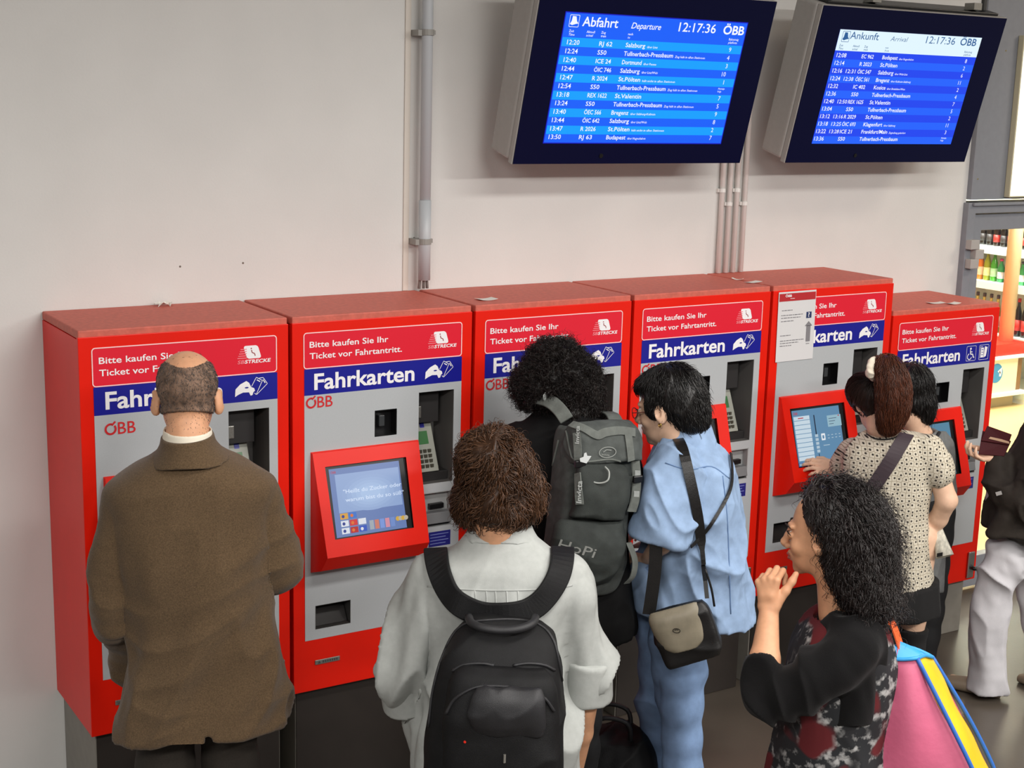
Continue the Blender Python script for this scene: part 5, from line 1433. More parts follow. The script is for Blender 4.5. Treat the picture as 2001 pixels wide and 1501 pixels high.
HC = hair_mat('hair_black', (20, 17, 16), .38, .5, .5)
w0 = G(0, -.03, .13)
flow4 = lambda p: nrm3(p-w0)*.8-UP*.8-A[1]*.15
hair(P, Hs, HC, [dict(N=3200, length=.07, flow=flow4, steps=10, off=.004, curl=.001, freq=60, rad=.0014, seed=24, wild=.12, keep=lambda p, rs: ((p-c0)@A[1] < .045) | ((p-c0)@A[2] > .085)),
                 dict(N=500, length=.05, flow=flow4, steps=8, off=.012, curl=.002, freq=60, rad=.0008, seed=25, wild=.35, hug=.3, keep=lambda p, rs: ((p-c0)@A[1] < .03) | ((p-c0)@A[2] > .09))], disp=folds(.006, 14, UP, .4, 3))
T = Soft(.0065, .03)
T.loft([P.sec(1290, 1384, 858, .0, .075), P.sec(1276, 1412, 880, 0, .13), P.sec(1264, 1430, 910, 0, .175), P.sec(1252, 1440, 960, 0, .19), P.sec(1248, 1450, 1040, 0, .19), P.sec(1240, 1458, 1110, 0, .19), P.sec(1236, 1466, 1170, 0, .19), P.sec(1240, 1476, 1230, 0, .19)], r, m=5, n=2.4)
T.chain([P.Q(1322, 940, -.13), P.Q(1312, 985, -.14)], [.085, .080], .03, m=2)
T.chain([P.Q(1385, 930, .15), P.Q(1378, 985, .18), P.Q(1370, 1050, .2)], [.08, .085, .085], .03, m=3)
T.plane(P.Q(1360, 1226, -.15), -UP-r*.12)
zq = P.Q(1360, 1226, -.15)[2]
T.block(P.Q(1225, 1105, -.25), (.10, .30, .045), (nrm(r-UP*.28), n, nrm(UP+r*.28)), .012, .02, 'sub')
fd = folds(.017, 9, UP*.8-r*.4, .35, 71); fd2 = folds(.011, 12, UP-r*.9, .4, 72)
P.soft('denim_shirt', T, DEN, 1, lambda p, q: fd(p, q)*np.clip((P.Q(1350, 900)[2]-p[:, 2])*6, .2, 1)*np.clip((p[:, 2]-zq)*10, .35, 1)+fd2(p, q)*.5)
dt = surf(T)
SL = Soft(.0055, .03); SL.chain([P.Q(1330, 905, -.10), P.Q(1316, 945, -.155), P.Q(1300, 1000, -.185), P.Q(1287, 1062, -.19)], [.070, .088, .094, .098], .03, m=4)
sa = nrm(P.Q(1287, 1062, -.19)-P.Q(1306, 980, -.18)); SL.plane(P.Q(1290, 1052, -.19), sa-UP*.15)
SL.cone(P.Q(1300, 1000, -.185), P.Q(1284, 1090, -.19), .074, .088, .004, 'sub')
P.soft('sleeve', SL, DEN, 1, folds(.014, 10, UP*.8-r*.5, .4, 73))
dt = BVHTree.FromPolygons([tuple(p) for p in np.vstack([T.P, SL.P])], [tuple(map(int, q)) for q in np.vstack([T.Q, SL.Q+len(T.P)])])
K = Soft(.0045, .012); K.loft([P.sec(1300, 1388, 826, .0, .082), P.sec(1290, 1396, 848, .0, .092), P.sec(1274, 1402, 876, .0, .112)], r, n=2.2, m=5)
K.cone(P.Q(1334, 790, 0), P.Q(1330, 852, 0), .070, .064, .004, 'sub'); K.block(P.Q(1268, 862, 0), (.05, .05, .05), (r, n, UP), .01, .01, 'sub')
P.soft('collar', K, DEN, 1, folds(.004, 12, r, .5, 4))
for pix in ([(1300, 905), (1345, 918), (1390, 912), (1425, 935)], [(1412, 930), (1420, 1000), (1424, 1080), (1428, 1200)]):
    try: line_on(dt, pix, .0022, 5, .0005).build('seam', mat('denim_seam', (100, 128, 168), rough=.9), P.root, P.B, smooth=True)
    except Exception as ex: print('seam', ex)
knees = [P.Q(1290, 1380, .11), P.Q(1330, 1380, -.03)]
trousers(P, 'jeans', JEAN, P.L(-.03, .02, .96), hips, feet, fw, lt, r=(.098, .078, .070), wr=(.15, .15), amp=.014, hem=-.02, knees=knees, seed=77, h=.0065)
shoes(P, feet, [fw+lt*.1, fw-lt*.1], mat('shoe_white', (190, 190, 186), rough=.5))
# her black shoulder bag
bp = P.Q(1340, 1235, -.33)
SB = thing('shoulder_bag', 'black shoulder bag with a taupe flap, hanging against the light blue jeans', 'bag', bp)
ba = math.radians(-21); bx = nrm(r*math.cos(ba)-UP*math.sin(ba)*1.0); bx = nrm(r*math.cos(.36)+UP*math.sin(.36)); bz = nrm(UP*math.cos(.36)-r*math.sin(.36)); by = np.cross(bz, bx)
LEA = mat('leather_black', (20, 19, 19), rough=.45, bump=.2, bscale=300, noise=.2, nscale=40)
S_ = Soft(.005, .015)
bc = P.Q(1340, 1236, -.29)
S_.loft([(bc+bz*.095, .088, .022), (bc+bz*.06, .104, .040), (bc-bz*.02, .108, .046), (bc-bz*.085, .100, .040), (bc-bz*.105, .092, .030)], bx, n=5, m=4)
build_soft('bag_body', S_, LEA, SB, bp, 1, folds(.004, 12, bx, .6, 81))
S2 = Soft(.004, .01)
S2.loft([(bc+bz*.104-bx*.012, .086, .030), (bc+bz*.075-bx*.014, .094, .050), (bc+bz*.02-bx*.014, .090, .056), (bc-bz*.022-bx*.014, .078, .058), (bc-bz*.045-bx*.014, .05, .056)], bx, n=3.4, m=5)
S2.block(bc+n*.03, (.2, .045, .2), (bx, n, bz), .005, .004, 'sub')
build_soft('flap', S2, mat('leather_taupe', (134, 126, 108), rough=.5, noise=.12, nscale=30), SB, bp, 1)
f2 = surf(S2)
oval_on(f2, 1322, 1232, .0135, .009, .003).build('badge', mat('badge_dark', (60, 56, 50), rough=.4, metal=.5), SB, bp)
for dx in (-.006, .012):
    h0 = hit(surf(S_), 1324+dx*480, 1254)
    if h0: MB().lathe([(.005, -.002), (.003, .003)], n=8).build('stud', STEEL, SB).location = h0[0]-bp
pix = [(1322, 858), (1334, 880), (1345, 925), (1354, 970), (1364, 1020), (1370, 1065), (1376, 1110)]
sp, sn = path_on(dt, pix, 5); sp = smooth_line(sp, 6); sn = np.array([nrm(x*.35-n*.8+UP*.35) for x in smooth_line(sn, 12)])
tail = np.array([P.Q(1379, 1140, -.27), P.Q(1382, 1170, -.29)]); sp = np.vstack([sp, tail]); sn = np.vstack([sn, [-n, -n]])
wv = []
for i in range(len(sp)):
    t = nrm(sp[min(i+1, len(sp)-1)]-sp[max(i-1, 0)]); sn[i] = nrm(sn[i]-t*(sn[i]@t)); wv.append(np.cross(sn[i], t)*np.interp(i/len(sp), [0, .5, .72, .78, 1], [.036, .036, .034, .016, .014]))
MB().ribbon(list(sp+sn*.011), wv, .005, list(sn)).build('strap', LEA, SB, bp)
for pix, wd in (([(1424, 888), (1426, 920), (1424, 955), (1404, 1000), (1380, 1035), (1345, 1068)], .012),):
    try: strap_on(dt, pix, wd, .004, .008, 5, 3).build('rear_strap', LEA, SB, bp)
    except Exception as ex: print('rs', ex)
pts = [P.Q(u, v, -.275) for u, v in ((1282, 1062), (1280, 1110), (1274, 1160), (1268, 1200))]
cc = catmull(pts, 4); MB().ribbon(list(cc), [r*.044]*len(cc), .005, [-n]*len(cc)).build('wide_strap', LEA, SB, bp)
pts = [P.Q(u, v, -.30) for u, v in ((1378, 1112), (1390, 1150), (1396, 1185))]
MB().tube(list(catmull(pts, 4)), .004, 8).build('strap_cord', LEA, SB, bp, smooth=True)

# =================================================================== foreground person, hand at the chin
P = Person(1620, 1250, -2.2, 'person in a black cardigan over a printed dress, one hand held to the chin')
r, n = P.r, P.n
fw = nrm(-r*.97+n*.22); lt = np.cross(fw, UP)
KNIT = mat('cardigan_black', (13, 12, 13), rough=.9, spec=.15, bump=.3, bscale=450, sheen=.05)
# printed dress: black ground with grey-white flecks and dark red patches
PRN = bpy.data.materials.new('printed_jersey'); PRN.use_nodes = True
nt = PRN.node_tree; bs = nt.nodes['Principled BSDF']; bs.inputs['Roughness'].default_value = .85
tc = nt.nodes.new('ShaderNodeTexCoord')
def nz(scale, detail, w, a, b):
    x = nt.nodes.new('ShaderNodeTexNoise'); x.noise_dimensions = '4D'; x.inputs['W'].default_value = w; x.inputs['Scale'].default_value = scale; x.inputs['Detail'].default_value = detail
    nt.links.new(tc.outputs['Object'], x.inputs['Vector'])
    rp = nt.nodes.new('ShaderNodeValToRGB'); rp.color_ramp.elements[0].position = a; rp.color_ramp.elements[1].position = b
    nt.links.new(x.outputs['Fac'], rp.inputs['Fac']); return rp
def mixc(f, c1, c2):
    x = nt.nodes.new('ShaderNodeMix'); x.data_type = 'RGBA'
    nt.links.new(f.outputs['Color'], x.inputs['Factor'])
    for c, i in ((c1, 6), (c2, 7)):
        if isinstance(c, tuple): x.inputs[i].default_value = (*lin(c), 1)
        else: nt.links.new(c.outputs[2], x.inputs[i])
    return x
fl = mixc(nz(38, 6, 3.1, .50, .62), (22, 24, 28), (158, 157, 156))
gate = mixc(nz(8, 2, 5.0, .41, .51), (20, 20, 24), fl)
redm = mixc(nz(7, 1, 1.7, .56, .60), gate, (86, 10, 18))
nt.links.new(redm.outputs[2], bs.inputs['Base Color'])
feet = [P.L(-.03, -.09, .09), P.L(.04, .10, .09)]; hips = [P.L(.03, -.055, .84), P.L(.03, .055, .84)]
shL, elL, wrL = P.Q(1675, 1266, -.11), P.Q(1487, 1372, -.20), P.Q(1503, 1192, -.10)
shR, elR, wrR = P.Q(1650, 1255, .17), P.Q(1600, 1400, .20), P.Q(1625, 1500, .17)
c0 = P.Q(1608, 1040, .0); A = frame(fw-UP*.10)
B1 = Soft(.0032, .016)
g = head(B1, c0, A, 1.03, P.Q(1640, 1200, .0), .050)
B1.chain([elL, elL*.55+wrL*.45, wrL], [.043, .041, .0265], .015)
tips, tt = hand(B1, wrL, UP*1.0-r*.10+n*.10, n*.9+r*.35, r, s=.98, spread=.03, tang=34, tcurl=(2, 8), curls=[(62, 82, 50), (64, 84, 50), (66, 84, 52), (70, 84, 52)])
B2 = Soft(.007, .02)
inner_body(B2, P.Q(1640, 1200, 0), P.L(.04, 0, .88), (shL, shR), hips, feet, [(shL, elL, (elL+wrL)/2), (shR, elR, wrR)], lt, fw)
hand(B2, wrR, -r+n*.1-UP*.2, -UP, n, (25, 30, 25))
body = build_many('body', [B1, B2], SKIN, P.root, P.B)
for k in (-1, 1):
    e = MB(); e.lathe([(.002, -.0115), (.008, -.0085), (.0115, 0), (.008, .0085), (.002, .0115)], (0, 0, 0), 14)
    e.v = [tuple(np.array(v)+g(k*.0305, .0765, -.003)) for v in e.v]; eo = e.build('eye', mat('eye_white', (225, 222, 215), rough=.2), P.root, P.B, smooth=True)
    i_ = MB().lathe([(.0055, 0), (.004, .0015)], n=10); i_.v = [tuple(g(k*.0315+v[0], .0868+v[2], -.004+v[1])) for v in i_.v]; i_.build('iris', mat('iris_brown', (50, 32, 22), rough=.15), eo, P.B)
    lid = MB().tube([g(k*.018, .0865, .003), g(k*.030, .0905, .0055), g(k*.042, .083, .003), g(k*.049, .075, -.001)], [.0012, .0018, .0018, .0008], 6)
    lid.build('eyelashes', mat('lash_dark', (24, 18, 16), rough=.7), P.root, P.B, smooth=True)
    br_ = MB().tube([g(k*.014, .0945, .020), g(k*.028, .094, .0255), g(k*.042, .086, .025), g(k*.054, .073, .019)], [.0018, .0030, .0026, .0008], 6)
    br_.build('eyebrow', mat('brow_dark', (30, 21, 18), rough=.8), P.root, P.B, smooth=True)
lp = MB().tube([g(-.018, .0835, -.068), g(-.006, .0975, -.0650), g(0, .0985, -.0655), g(.006, .0975, -.0650), g(.018, .0835, -.068)], [.0012, .0038, .0038, .0038, .0012], 8)
lp.tube([g(-.017, .0830, -.0735), g(-.006, .0955, -.0760), g(0, .0965, -.0765), g(.006, .0955, -.0760), g(.017, .0830, -.0735)], [.0012, .0042, .0042, .0042, .0012], 8)
lp.build('lips', mat('lip_rose', (176, 92, 82), rough=.45), P.root, P.B, smooth=True)
# hair
Hs = Soft(.0055, .03)
for u, v, b, rx, ry, rz in ((1640, 1008, .0, .096, .105, .088), (1668, 1050, .0, .098, .115, .112), (1682, 1108, .0, .080, .11, .105), (1694, 1152, .0, .064, .10, .075), (1626, 982, .0, .062, .080, .044), (1668, 1095, -.085, .055, .035, .10), (1668, 1095, .085, .055, .035, .10), (1704, 1164, -.02, .045, .08, .05), (1602, 972, .02, .028, .055, .022)):
    Hs.ell(P.Q(u, v, b), (rx, ry, rz), (r, n, UP))
Hs.cone(P.Q(1535, 1100, -.03), P.Q(1578, 1096, -.03), .085, .062, .012, 'sub')
Hs.cone(P.Q(1525, 1042, -.02), P.Q(1562, 1052, -.03), .062, .052, .012, 'sub')
keep5 = lambda p, rs: ((p-c0)@A[1] < .010) | (((p-c0)@A[2] > .105) & ((p-c0)@A[1] < .04))
Hs.solve()
part = P.Q(1590, 948, -.01)
def flow5(p):
    d = p-part; lowb = np.clip((part[2]-p[:, 2])*6, 0, 1)[:, None]
    return nrm3(d)*(1-lowb*.7)+r*(.35+.25*lowb+.9*np.clip(((p-c0)@A[1])*14, 0, 1)[:, None])-UP*(.55+.55*lowb)+np.stack([vnoise(p*20+7*i, 33+i)*2-1 for i in range(3)], 1)*.75
HL = hair_mat('hair_dark_curly', (30, 23, 22), .40, .65, .5)
hair(P, Hs, HL, [dict(N=3600, length=.14, flow=flow5, steps=22, off=.010, curl=.006, freq=130, rad=.0016, seed=34, wild=.15, hug=.4, keep=keep5),
                 dict(N=1500, length=.12, flow=flow5, steps=20, off=.024, curl=.007, freq=150, rad=.0009, seed=35, wild=.3, hug=.15, keep=keep5)], disp=folds(.012, 18, UP, .5, 3, fine=.5))
# printed dress
T = Soft(.0065, .03)
T.loft([P.sec(1598, 1700, 1196, .0, .08), P.sec(1574, 1728, 1218, .0, .13), P.sec(1550, 1744, 1255, .0, .16), P.sec(1534, 1750, 1300, 0, .155), P.sec(1528, 1742, 1370, 0, .15), P.sec(1515, 1732, 1435, 0, .15), P.sec(1500, 1736, 1510, 0, .165), P.sec(1490, 1748, 1600, 0, .18), P.sec(1485, 1755, 1720, 0, .19)], r, m=5, n=2.2)
T.cone(P.Q(1640, 1160, 0), P.Q(1640, 1196, 0), .062, .068, .004, 'sub')
P.soft('printed_dress', T, PRN, 1, folds(.009, 8, UP, .35, 91))
# black cardigan: shoulders, back yoke, sleeves
K = Soft(.0055, .025)
K.loft([P.sec(1618, 1708, 1200, -.02, .095), P.sec(1606, 1724, 1222, -.035, .13), P.sec(1606, 1730, 1262, -.05, .135), P.sec(1606, 1722, 1310, -.065, .115), P.sec(1604, 1720, 1360, -.075, .10), P.sec(1606, 1714, 1412, -.085, .085)], r, m=5, n=2.2)
K.cone(P.Q(1640, 1160, 0), P.Q(1640, 1200, 0), .064, .070, .004, 'sub')
K.chain([P.Q(1676, 1266, -.14), P.Q(1622, 1308, -.170), P.Q(1558, 1344, -.185), P.Q(1496, 1370, -.20)], [.070, .072, .064, .054], .02, m=4)
K.chain([P.Q(1496, 1370, -.20), P.Q(1491, 1330, -.175), P.Q(1490, 1284, -.150)], [.052, .048, .044], .02, m=3)
K.chain([P.Q(1650, 1258, .15), P.Q(1625, 1330, .18), P.Q(1600, 1400, .20)], [.08, .07, .06], .02, m=3)
K.chain([P.Q(1600, 1400, .20), P.Q(1618, 1460, .18)], [.058, .048], .02)
ax = nrm(wrL-elL); cq = P.Q(1490, 1283, -.15); K.block(cq+ax*.06, (.09, .09, .06), frame(ax+np.array([.01, .0, 0]), UP+r)[[0, 2, 1]], .004, .004, 'sub')
K.cone(cq-ax*.02, cq+ax*.06, .038, .040, .004, 'sub')
P.soft('cardigan', K, KNIT, 1, folds(.013, 13, -r*.5+UP, .4, 92))
trousers(P, 'trousers', mat('trousers_black', (24, 24, 26), rough=.85), P.L(.03, 0, .94), hips, feet, fw, lt, r=(.075, .075, .06), wr=(.10, .09))
shoes(P, feet, [fw, fw], mat('shoe_black', (20, 18, 17), rough=.35))

# her big colourful tote
bp = P.Q(1800, 1420, .02)
TB = thing('tote_bag', 'big pink and yellow tote bag with blue edging, hanging in the lower right', 'bag', bp)
PKM = mat('tote_pink', (188, 90, 120), rough=.55, noise=.1, nscale=8, bump=.2, bscale=60)
YEM = mat('tote_yellow', (226, 180, 24), rough=.5, noise=.1, nscale=10, bump=.2, bscale=60)
BLM = mat('tote_blue', (40, 96, 176), rough=.5)
SKY = mat('tote_sky_blue', (50, 150, 214), rough=.45)
def sheet(name, m, corners, bulge, outv, nu=14, nv=20, seed=1, amp=.006, thick=.004):
    """cloth panel between four corner points with soft waves"""
    c = [np.asarray(x, float) for x in corners]; V = []
    for j in range(nv+1):
        for i in range(nu+1):
            s, t = i/nu, j/nv; p = (c[0]*(1-s)+c[1]*s)*(1-t)+(c[3]*(1-s)+c[2]*s)*t
            V.append(p+np.asarray(outv)*bulge*math.sin(math.pi*s)*math.sin(math.pi*min(1, t*1.0))**.6)
    V = np.array(V); w_ = vnoise(V*np.array([14, 14, 7]), seed)*2-1; V = V+np.asarray(outv)*(w_*amp)[:, None]
    Fq = np.array([(j*(nu+1)+i, j*(nu+1)+i+1, (j+1)*(nu+1)+i+1, (j+1)*(nu+1)+i) for j in range(nv) for i in range(nu)])
    o = link_mesh(name, V, Fq, m, TB, True, bp); sm = o.modifiers.new('solid', 'SOLIDIFY'); sm.thickness = thick; return o
a0, a1 = P.Q(1745, 1288, -.03), P.Q(1792, 1286, -.03)          # front top edge
b0, b1 = P.Q(1690, 1570, -.07), P.Q(1928, 1570, -.07)          # front bottom
c1_, d1_ = P.Q(1822, 1284, .10), P.Q(1962, 1560, .12)          # rear right edge
c0_, d0_ = P.Q(1752, 1262, .10), P.Q(1740, 1560, .12)
sheet('pink_front', PKM, [b0, b1, a1, a0], .035, -n, seed=3, amp=.010)
sheet('yellow_side', YEM, [b1, d1_, c1_, a1], .02, r*.8-n*.6+UP*.2, 8, 20, seed=5, amp=.008)
sheet('pink_back', PKM, [d1_, d0_, c0_, c1_], .02, n, seed=7)
sheet('pink_left_side', PKM, [d0_, b0, a0, c0_], .01, -r, 8, 20, seed=9)
MB().add([b0, b1, d1_, d0_], [(0, 1, 2, 3)]).build('base_panel', BLM, TB, bp)
cc = catmull([a1, a1*.6+b1*.4-n*.01+r*.006, a1*.25+b1*.75-n*.012+r*.008, b1], 6); MB().tube(list(cc), .0065, 8).build('front_piping', BLM, TB, bp, smooth=True)
cc = catmull([c1_, c1_*.6+d1_*.4+r*.016, c1_*.25+d1_*.75+r*.016, d1_], 6); MB().tube(list(cc), .006, 8).build('side_piping', BLM, TB, bp, smooth=True)
rim = [a0, (a0+a1)/2-n*.006, a1, (a1+c1_)/2+UP*.006, c1_, (c1_+c0_)/2+UP*.008, c0_, (c0_+a0)/2, a0]
MB().tube(list(catmull(rim, 4)), .0055, 8, cap=False).build('rim_band', SKY, TB, bp, smooth=True)
sheet('lining', SKY, [a0-UP*.05+n*.02, a1-UP*.05+n*.02, c1_+UP*.004-n*.004, c0_+UP*.022-n*.004], -.01, UP, 10, 10, seed=11, amp=.012)
pts = [P.Q(u, v, b) for u, v, b in ((1762, 1275, .09), (1745, 1225, .10), (1722, 1195, .12), (1690, 1200, .16))]
MB().ribbon(list(catmull(pts, 5)), [nrm(r*.4+n)*.035]*16, .004, [nrm(r+UP*.4)]*16).build('handle', mat('tote_orange', (222, 92, 40), rough=.5), TB, bp)

# =================================================================== spotted tunic with ponytail
P = Person(1745, 1000, -.95, 'person in a cream spotted tunic with a reddish ponytail, pressing the fifth machine\'s screen')
r, n = P.r, P.n
fw = nrm(-r*.45+n*.9); lt = np.cross(fw, UP)
TUN = bpy.data.materials.new('tunic_spotted'); TUN.use_nodes = True
nt = TUN.node_tree; bs = nt.nodes['Principled BSDF']; bs.inputs['Roughness'].default_value = .9
tc = nt.nodes.new('ShaderNodeTexCoord')
def dotp(v):
    d = nt.nodes.new('ShaderNodeVectorMath'); d.operation = 'DOT_PRODUCT'; d.inputs[1].default_value = tuple(v); nt.links.new(tc.outputs['Object'], d.inputs[0]); return d.outputs['Value']
cx_ = nt.nodes.new('ShaderNodeCombineXYZ'); nt.links.new(dotp(r*1.0+n*.45), cx_.inputs[0]); nt.links.new(dotp((0, 0, 1)), cx_.inputs[1])
def voro(feature):
    x = nt.nodes.new('ShaderNodeTexVoronoi'); x.voronoi_dimensions = '2D'; x.feature = feature; x.inputs['Scale'].default_value = 46; x.inputs['Randomness'].default_value = .45
    nt.links.new(cx_.outputs[0], x.inputs['Vector']); return x
vo = voro('F1'); rp = nt.nodes.new('ShaderNodeValToRGB'); e_ = rp.color_ramp.elements
e_[0].position = .15; e_[0].color = (*lin((44, 38, 34)), 1); e_[1].position = .24; e_[1].color = (*lin((202, 194, 176)), 1)
nt.links.new(vo.outputs['Distance'], rp.inputs['Fac'])
v2 = voro('DISTANCE_TO_EDGE'); rp2 = nt.nodes.new('ShaderNodeValToRGB'); rp2.color_ramp.elements[0].position = .02; rp2.color_ramp.elements[0].color = (*lin((168, 160, 146)), 1); rp2.color_ramp.elements[1].position = .06
nt.links.new(v2.outputs['Distance'], rp2.inputs['Fac'])
mxx = nt.nodes.new('ShaderNodeMix'); mxx.data_type = 'RGBA'; mxx.blend_type = 'MULTIPLY'; mxx.inputs['Factor'].default_value = 1
nt.links.new(rp.outputs['Color'], mxx.inputs[6]); nt.links.new(rp2.outputs['Color'], mxx.inputs[7]); nt.links.new(mxx.outputs[2], bs.inputs['Base Color'])
feet = [P.L(-.02, .0, .09), P.L(.13, .03, .09)]
hips = [P.L(-.03, 0, .82), P.L(.12, .02, .82)]
hp_ = at(1580, 906, -.575)
armL = (P.Q(1662, 880, .05), P.Q(1640, 948, .10), hp_-nrm([-.80, .52, .22])*.150); armR = (P.Q(1818, 878, -.02), P.Q(1850, 978, -.03), P.Q(1818, 1048, .06))
B_ = Soft(.0045, .016); c0 = P.Q(1712, 785, .02); A = frame(fw-UP*.25)
g = head(B_, c0, A, .98, P.Q(1728, 855, .0), .050)
inner_body(B_, P.Q(1730, 850, 0), P.L(.04, 0, .86), (armL[0], armR[0]), hips, feet, [], lt, fw)
for a in (armL, armR): B_.chain([a[0], a[1], a[1]*.5+a[2]*.5, a[2]], [.046, .042, .037, .025], .015)
hand(B_, armL[2], hp_-armL[2], -UP*.6+np.array([0, .7, 0]), UP, (14, 28, 22), s=1.0); hand(B_, armR[2], -UP*.85+n*.4+r*.1, n-r*.2, -r, (45, 60, 40), s=.95)
P.soft('body', B_, SKIN2)
T = Soft(.006, .025)
T.loft([P.sec(1692, 1770, 842, .0, .055), P.sec(1672, 1802, 852, .0, .085), P.sec(1650, 1826, 874, 0, .11), P.sec(1646, 1830, 905, 0, .12), P.sec(1652, 1818, 960, 0, .125), P.sec(1660, 1812, 1020, 0, .13), P.sec(1664, 1818, 1090, 0, .14), P.sec(1668, 1830, 1165, 0, .15)], r, m=5, n=2.2)
T.chain([P.Q(1664, 882, .04), P.Q(1648, 908, .07)], [.062, .062], .02); T.chain([P.Q(1812, 878, -.02), P.Q(1836, 922, -.03)], [.064, .064], .02)
T.plane(P.Q(1750, 1168, -.14), -UP+r*.10)
T.cone(P.Q(1732, 815, 0), P.Q(1730, 850, 0), .056, .060, .004, 'sub')
P.soft('spotted_tunic', T, TUN, 1, folds(.009, 10, UP, .25, 101))
tt_ = surf(T)
line_on(tt_, [(1693, 848), (1712, 858), (1740, 858), (1768, 846)], .0035, 5).build('neck_trim', BLACK, P.root, P.B, smooth=True)
K = Soft(.006, .02); K.loft([P.sec(1684, 1834, 1140, 0, .14), P.sec(1690, 1838, 1180, 0, .15), P.sec(1694, 1842, 1222, 0, .15)], r, n=2.3); K.plane(P.Q(1790, 1212, -.1), -UP+r*.16)
P.soft('black_skirt', K, mat('skirt_black', (14, 13, 14), rough=.9), 1, folds(.006, 9, UP, .3, 102))
for ft, hp in zip(feet, hips):
    K = Soft(.006, .02); kn = (hp+ft)/2+fw*.015; kk = np.array([kn[0], kn[1], P.Q(1795, 1234, .0)[2]])
    K.chain([kk, kn, ft*.6+kn*.4, ft, ft], [.064, .060, .055, .044, .044]); K.cone(ft-UP*.05, ft-UP*.05+fw*.12, .042, .034, .02); K.plane((0, 0, .02), -UP); K.plane(kk, UP)
    P.soft('knee_sock', K, mat('sock_black', (22, 21, 22), rough=.9))
shoes(P, feet, [fw, fw], mat('shoe_black', (20, 18, 17), rough=.35))
Hs = Soft(.0045, .02)
Hs.ell(P.Q(1706, 775, .02), (.088, .10, .094), (r, n, UP)); Hs.ell(P.Q(1688, 765, .04), (.072, .08, .075), (r, n, UP))
Hs.cone(P.Q(1674, 822, -.05), P.Q(1676, 806, -.02), .038, .03, .012, 'sub')
Hs.solve()
HP = hair_mat('hair_dark_brown', (38, 24, 18), .4, .5)
knot = P.Q(1712, 722, -.05)
hair(P, Hs, HP, [dict(N=1800, length=.08, flow=lambda p: nrm3(knot-p), steps=8, off=.003, curl=.0005, rad=.0013, seed=44, wild=.06)])
PT = Soft(.0045, .02)
PT.chain([knot, P.Q(1730, 716, -.085), P.Q(1744, 745, -.105), P.Q(1746, 785, -.11), P.Q(1740, 818, -.105), P.Q(1734, 836, -.10)], [.022, .040, .052, .054, .042, .02], m=4)
PT.solve()
HR_ = hair_mat('hair_reddish', (84, 44, 27), .4, .55)
hair(P, PT, HR_, [dict(N=2400, length=.10, flow=lambda p: nrm3(p-knot)*.5-UP*1.0+np.stack([vnoise(p*30+7*i, 53+i)*2-1 for i in range(3)], 1)*.5, steps=10, off=.006, curl=.002, freq=120, rad=.0012, seed=45, wild=.15)], 'ponytail')
K = Soft(.004, .01)
for k in range(9):
    a = 2*math.pi*k/9; K.ball(P.Q(1706, 721, -.095)+(r*.0+n*.5+UP*.85)*.0+nrm(r*.35+n*.9)*math.cos(a)*.030+UP*math.sin(a)*.034, .014+.004*(k % 2))
P.soft('hair_scrunchie', K, mat('scrunchie_cream', (226, 216, 196), rough=.8), 1, folds(.004, 30, UP, 1, 5))
# bag strap of the tunic wearer and her newspaper
bp = P.Q(1690, 985, -.15)
SB = thing('crossbody_bag', 'dark purple-brown crossbody bag strap and pouch over the spotted tunic', 'bag', bp)
STP = mat('strap_plum', (62, 50, 56), rough=.6)
strap_on(tt_, [(1772, 850), (1758, 872), (1735, 910), (1708, 950), (1688, 985), (1672, 1012)], .058, .004, .003, 6, 3).build('strap', STP, SB, bp)
K = Soft(.006, .02); K.block(P.Q(1672, 1060, -.16), (.11, .04, .08), (r, n, UP), .02); build_soft('pouch', K, STP, SB, bp)
bp = P.Q(1842, 1058, .02)
NP = thing('newspaper', 'rolled-up newspaper held low in front of the rightmost machine', 'newspaper', bp)
a, b = P.Q(1822, 1005, .05), P.Q(1846, 1088, -.03); ax = nrm(b-a); u1 = nrm(np.cross(ax, n)); u2 = np.cross(ax, u1)
m = MB(); pts = []; N_ = 40
for j, (c_, rad_) in enumerate(((a, .018), ((a+b)/2, .026), (b, .038))):
    for i in range(N_+1):
        th = i/N_*4*math.pi; rr_ = rad_*(1-.28*i/N_); pts.append(c_+(u1*math.cos(th)+u2*math.sin(th)*.6)*rr_)
m.add(pts, [(j*(N_+1)+i, j*(N_+1)+i+1, (j+1)*(N_+1)+i+1, (j+1)*(N_+1)+i) for j in range(2) for i in range(N_)])
NPM = mat('newsprint', (190, 186, 172), rough=.8, noise=.35, nscale=70, stretch=(1, 1, .3))
o = m.build('paper_roll', NPM, NP, bp, smooth=True); sm = o.modifiers.new('solid', 'SOLIDIFY'); sm.thickness = .0012
p_ = P.Q(1836, 1084, -.075); K = MB().box(-.016, .016, -.002, 0, -.008, .008); K.v = [tuple(np.array(v)+p_) for v in K.v]; K.build('black_headline', BLACK, NP, bp)

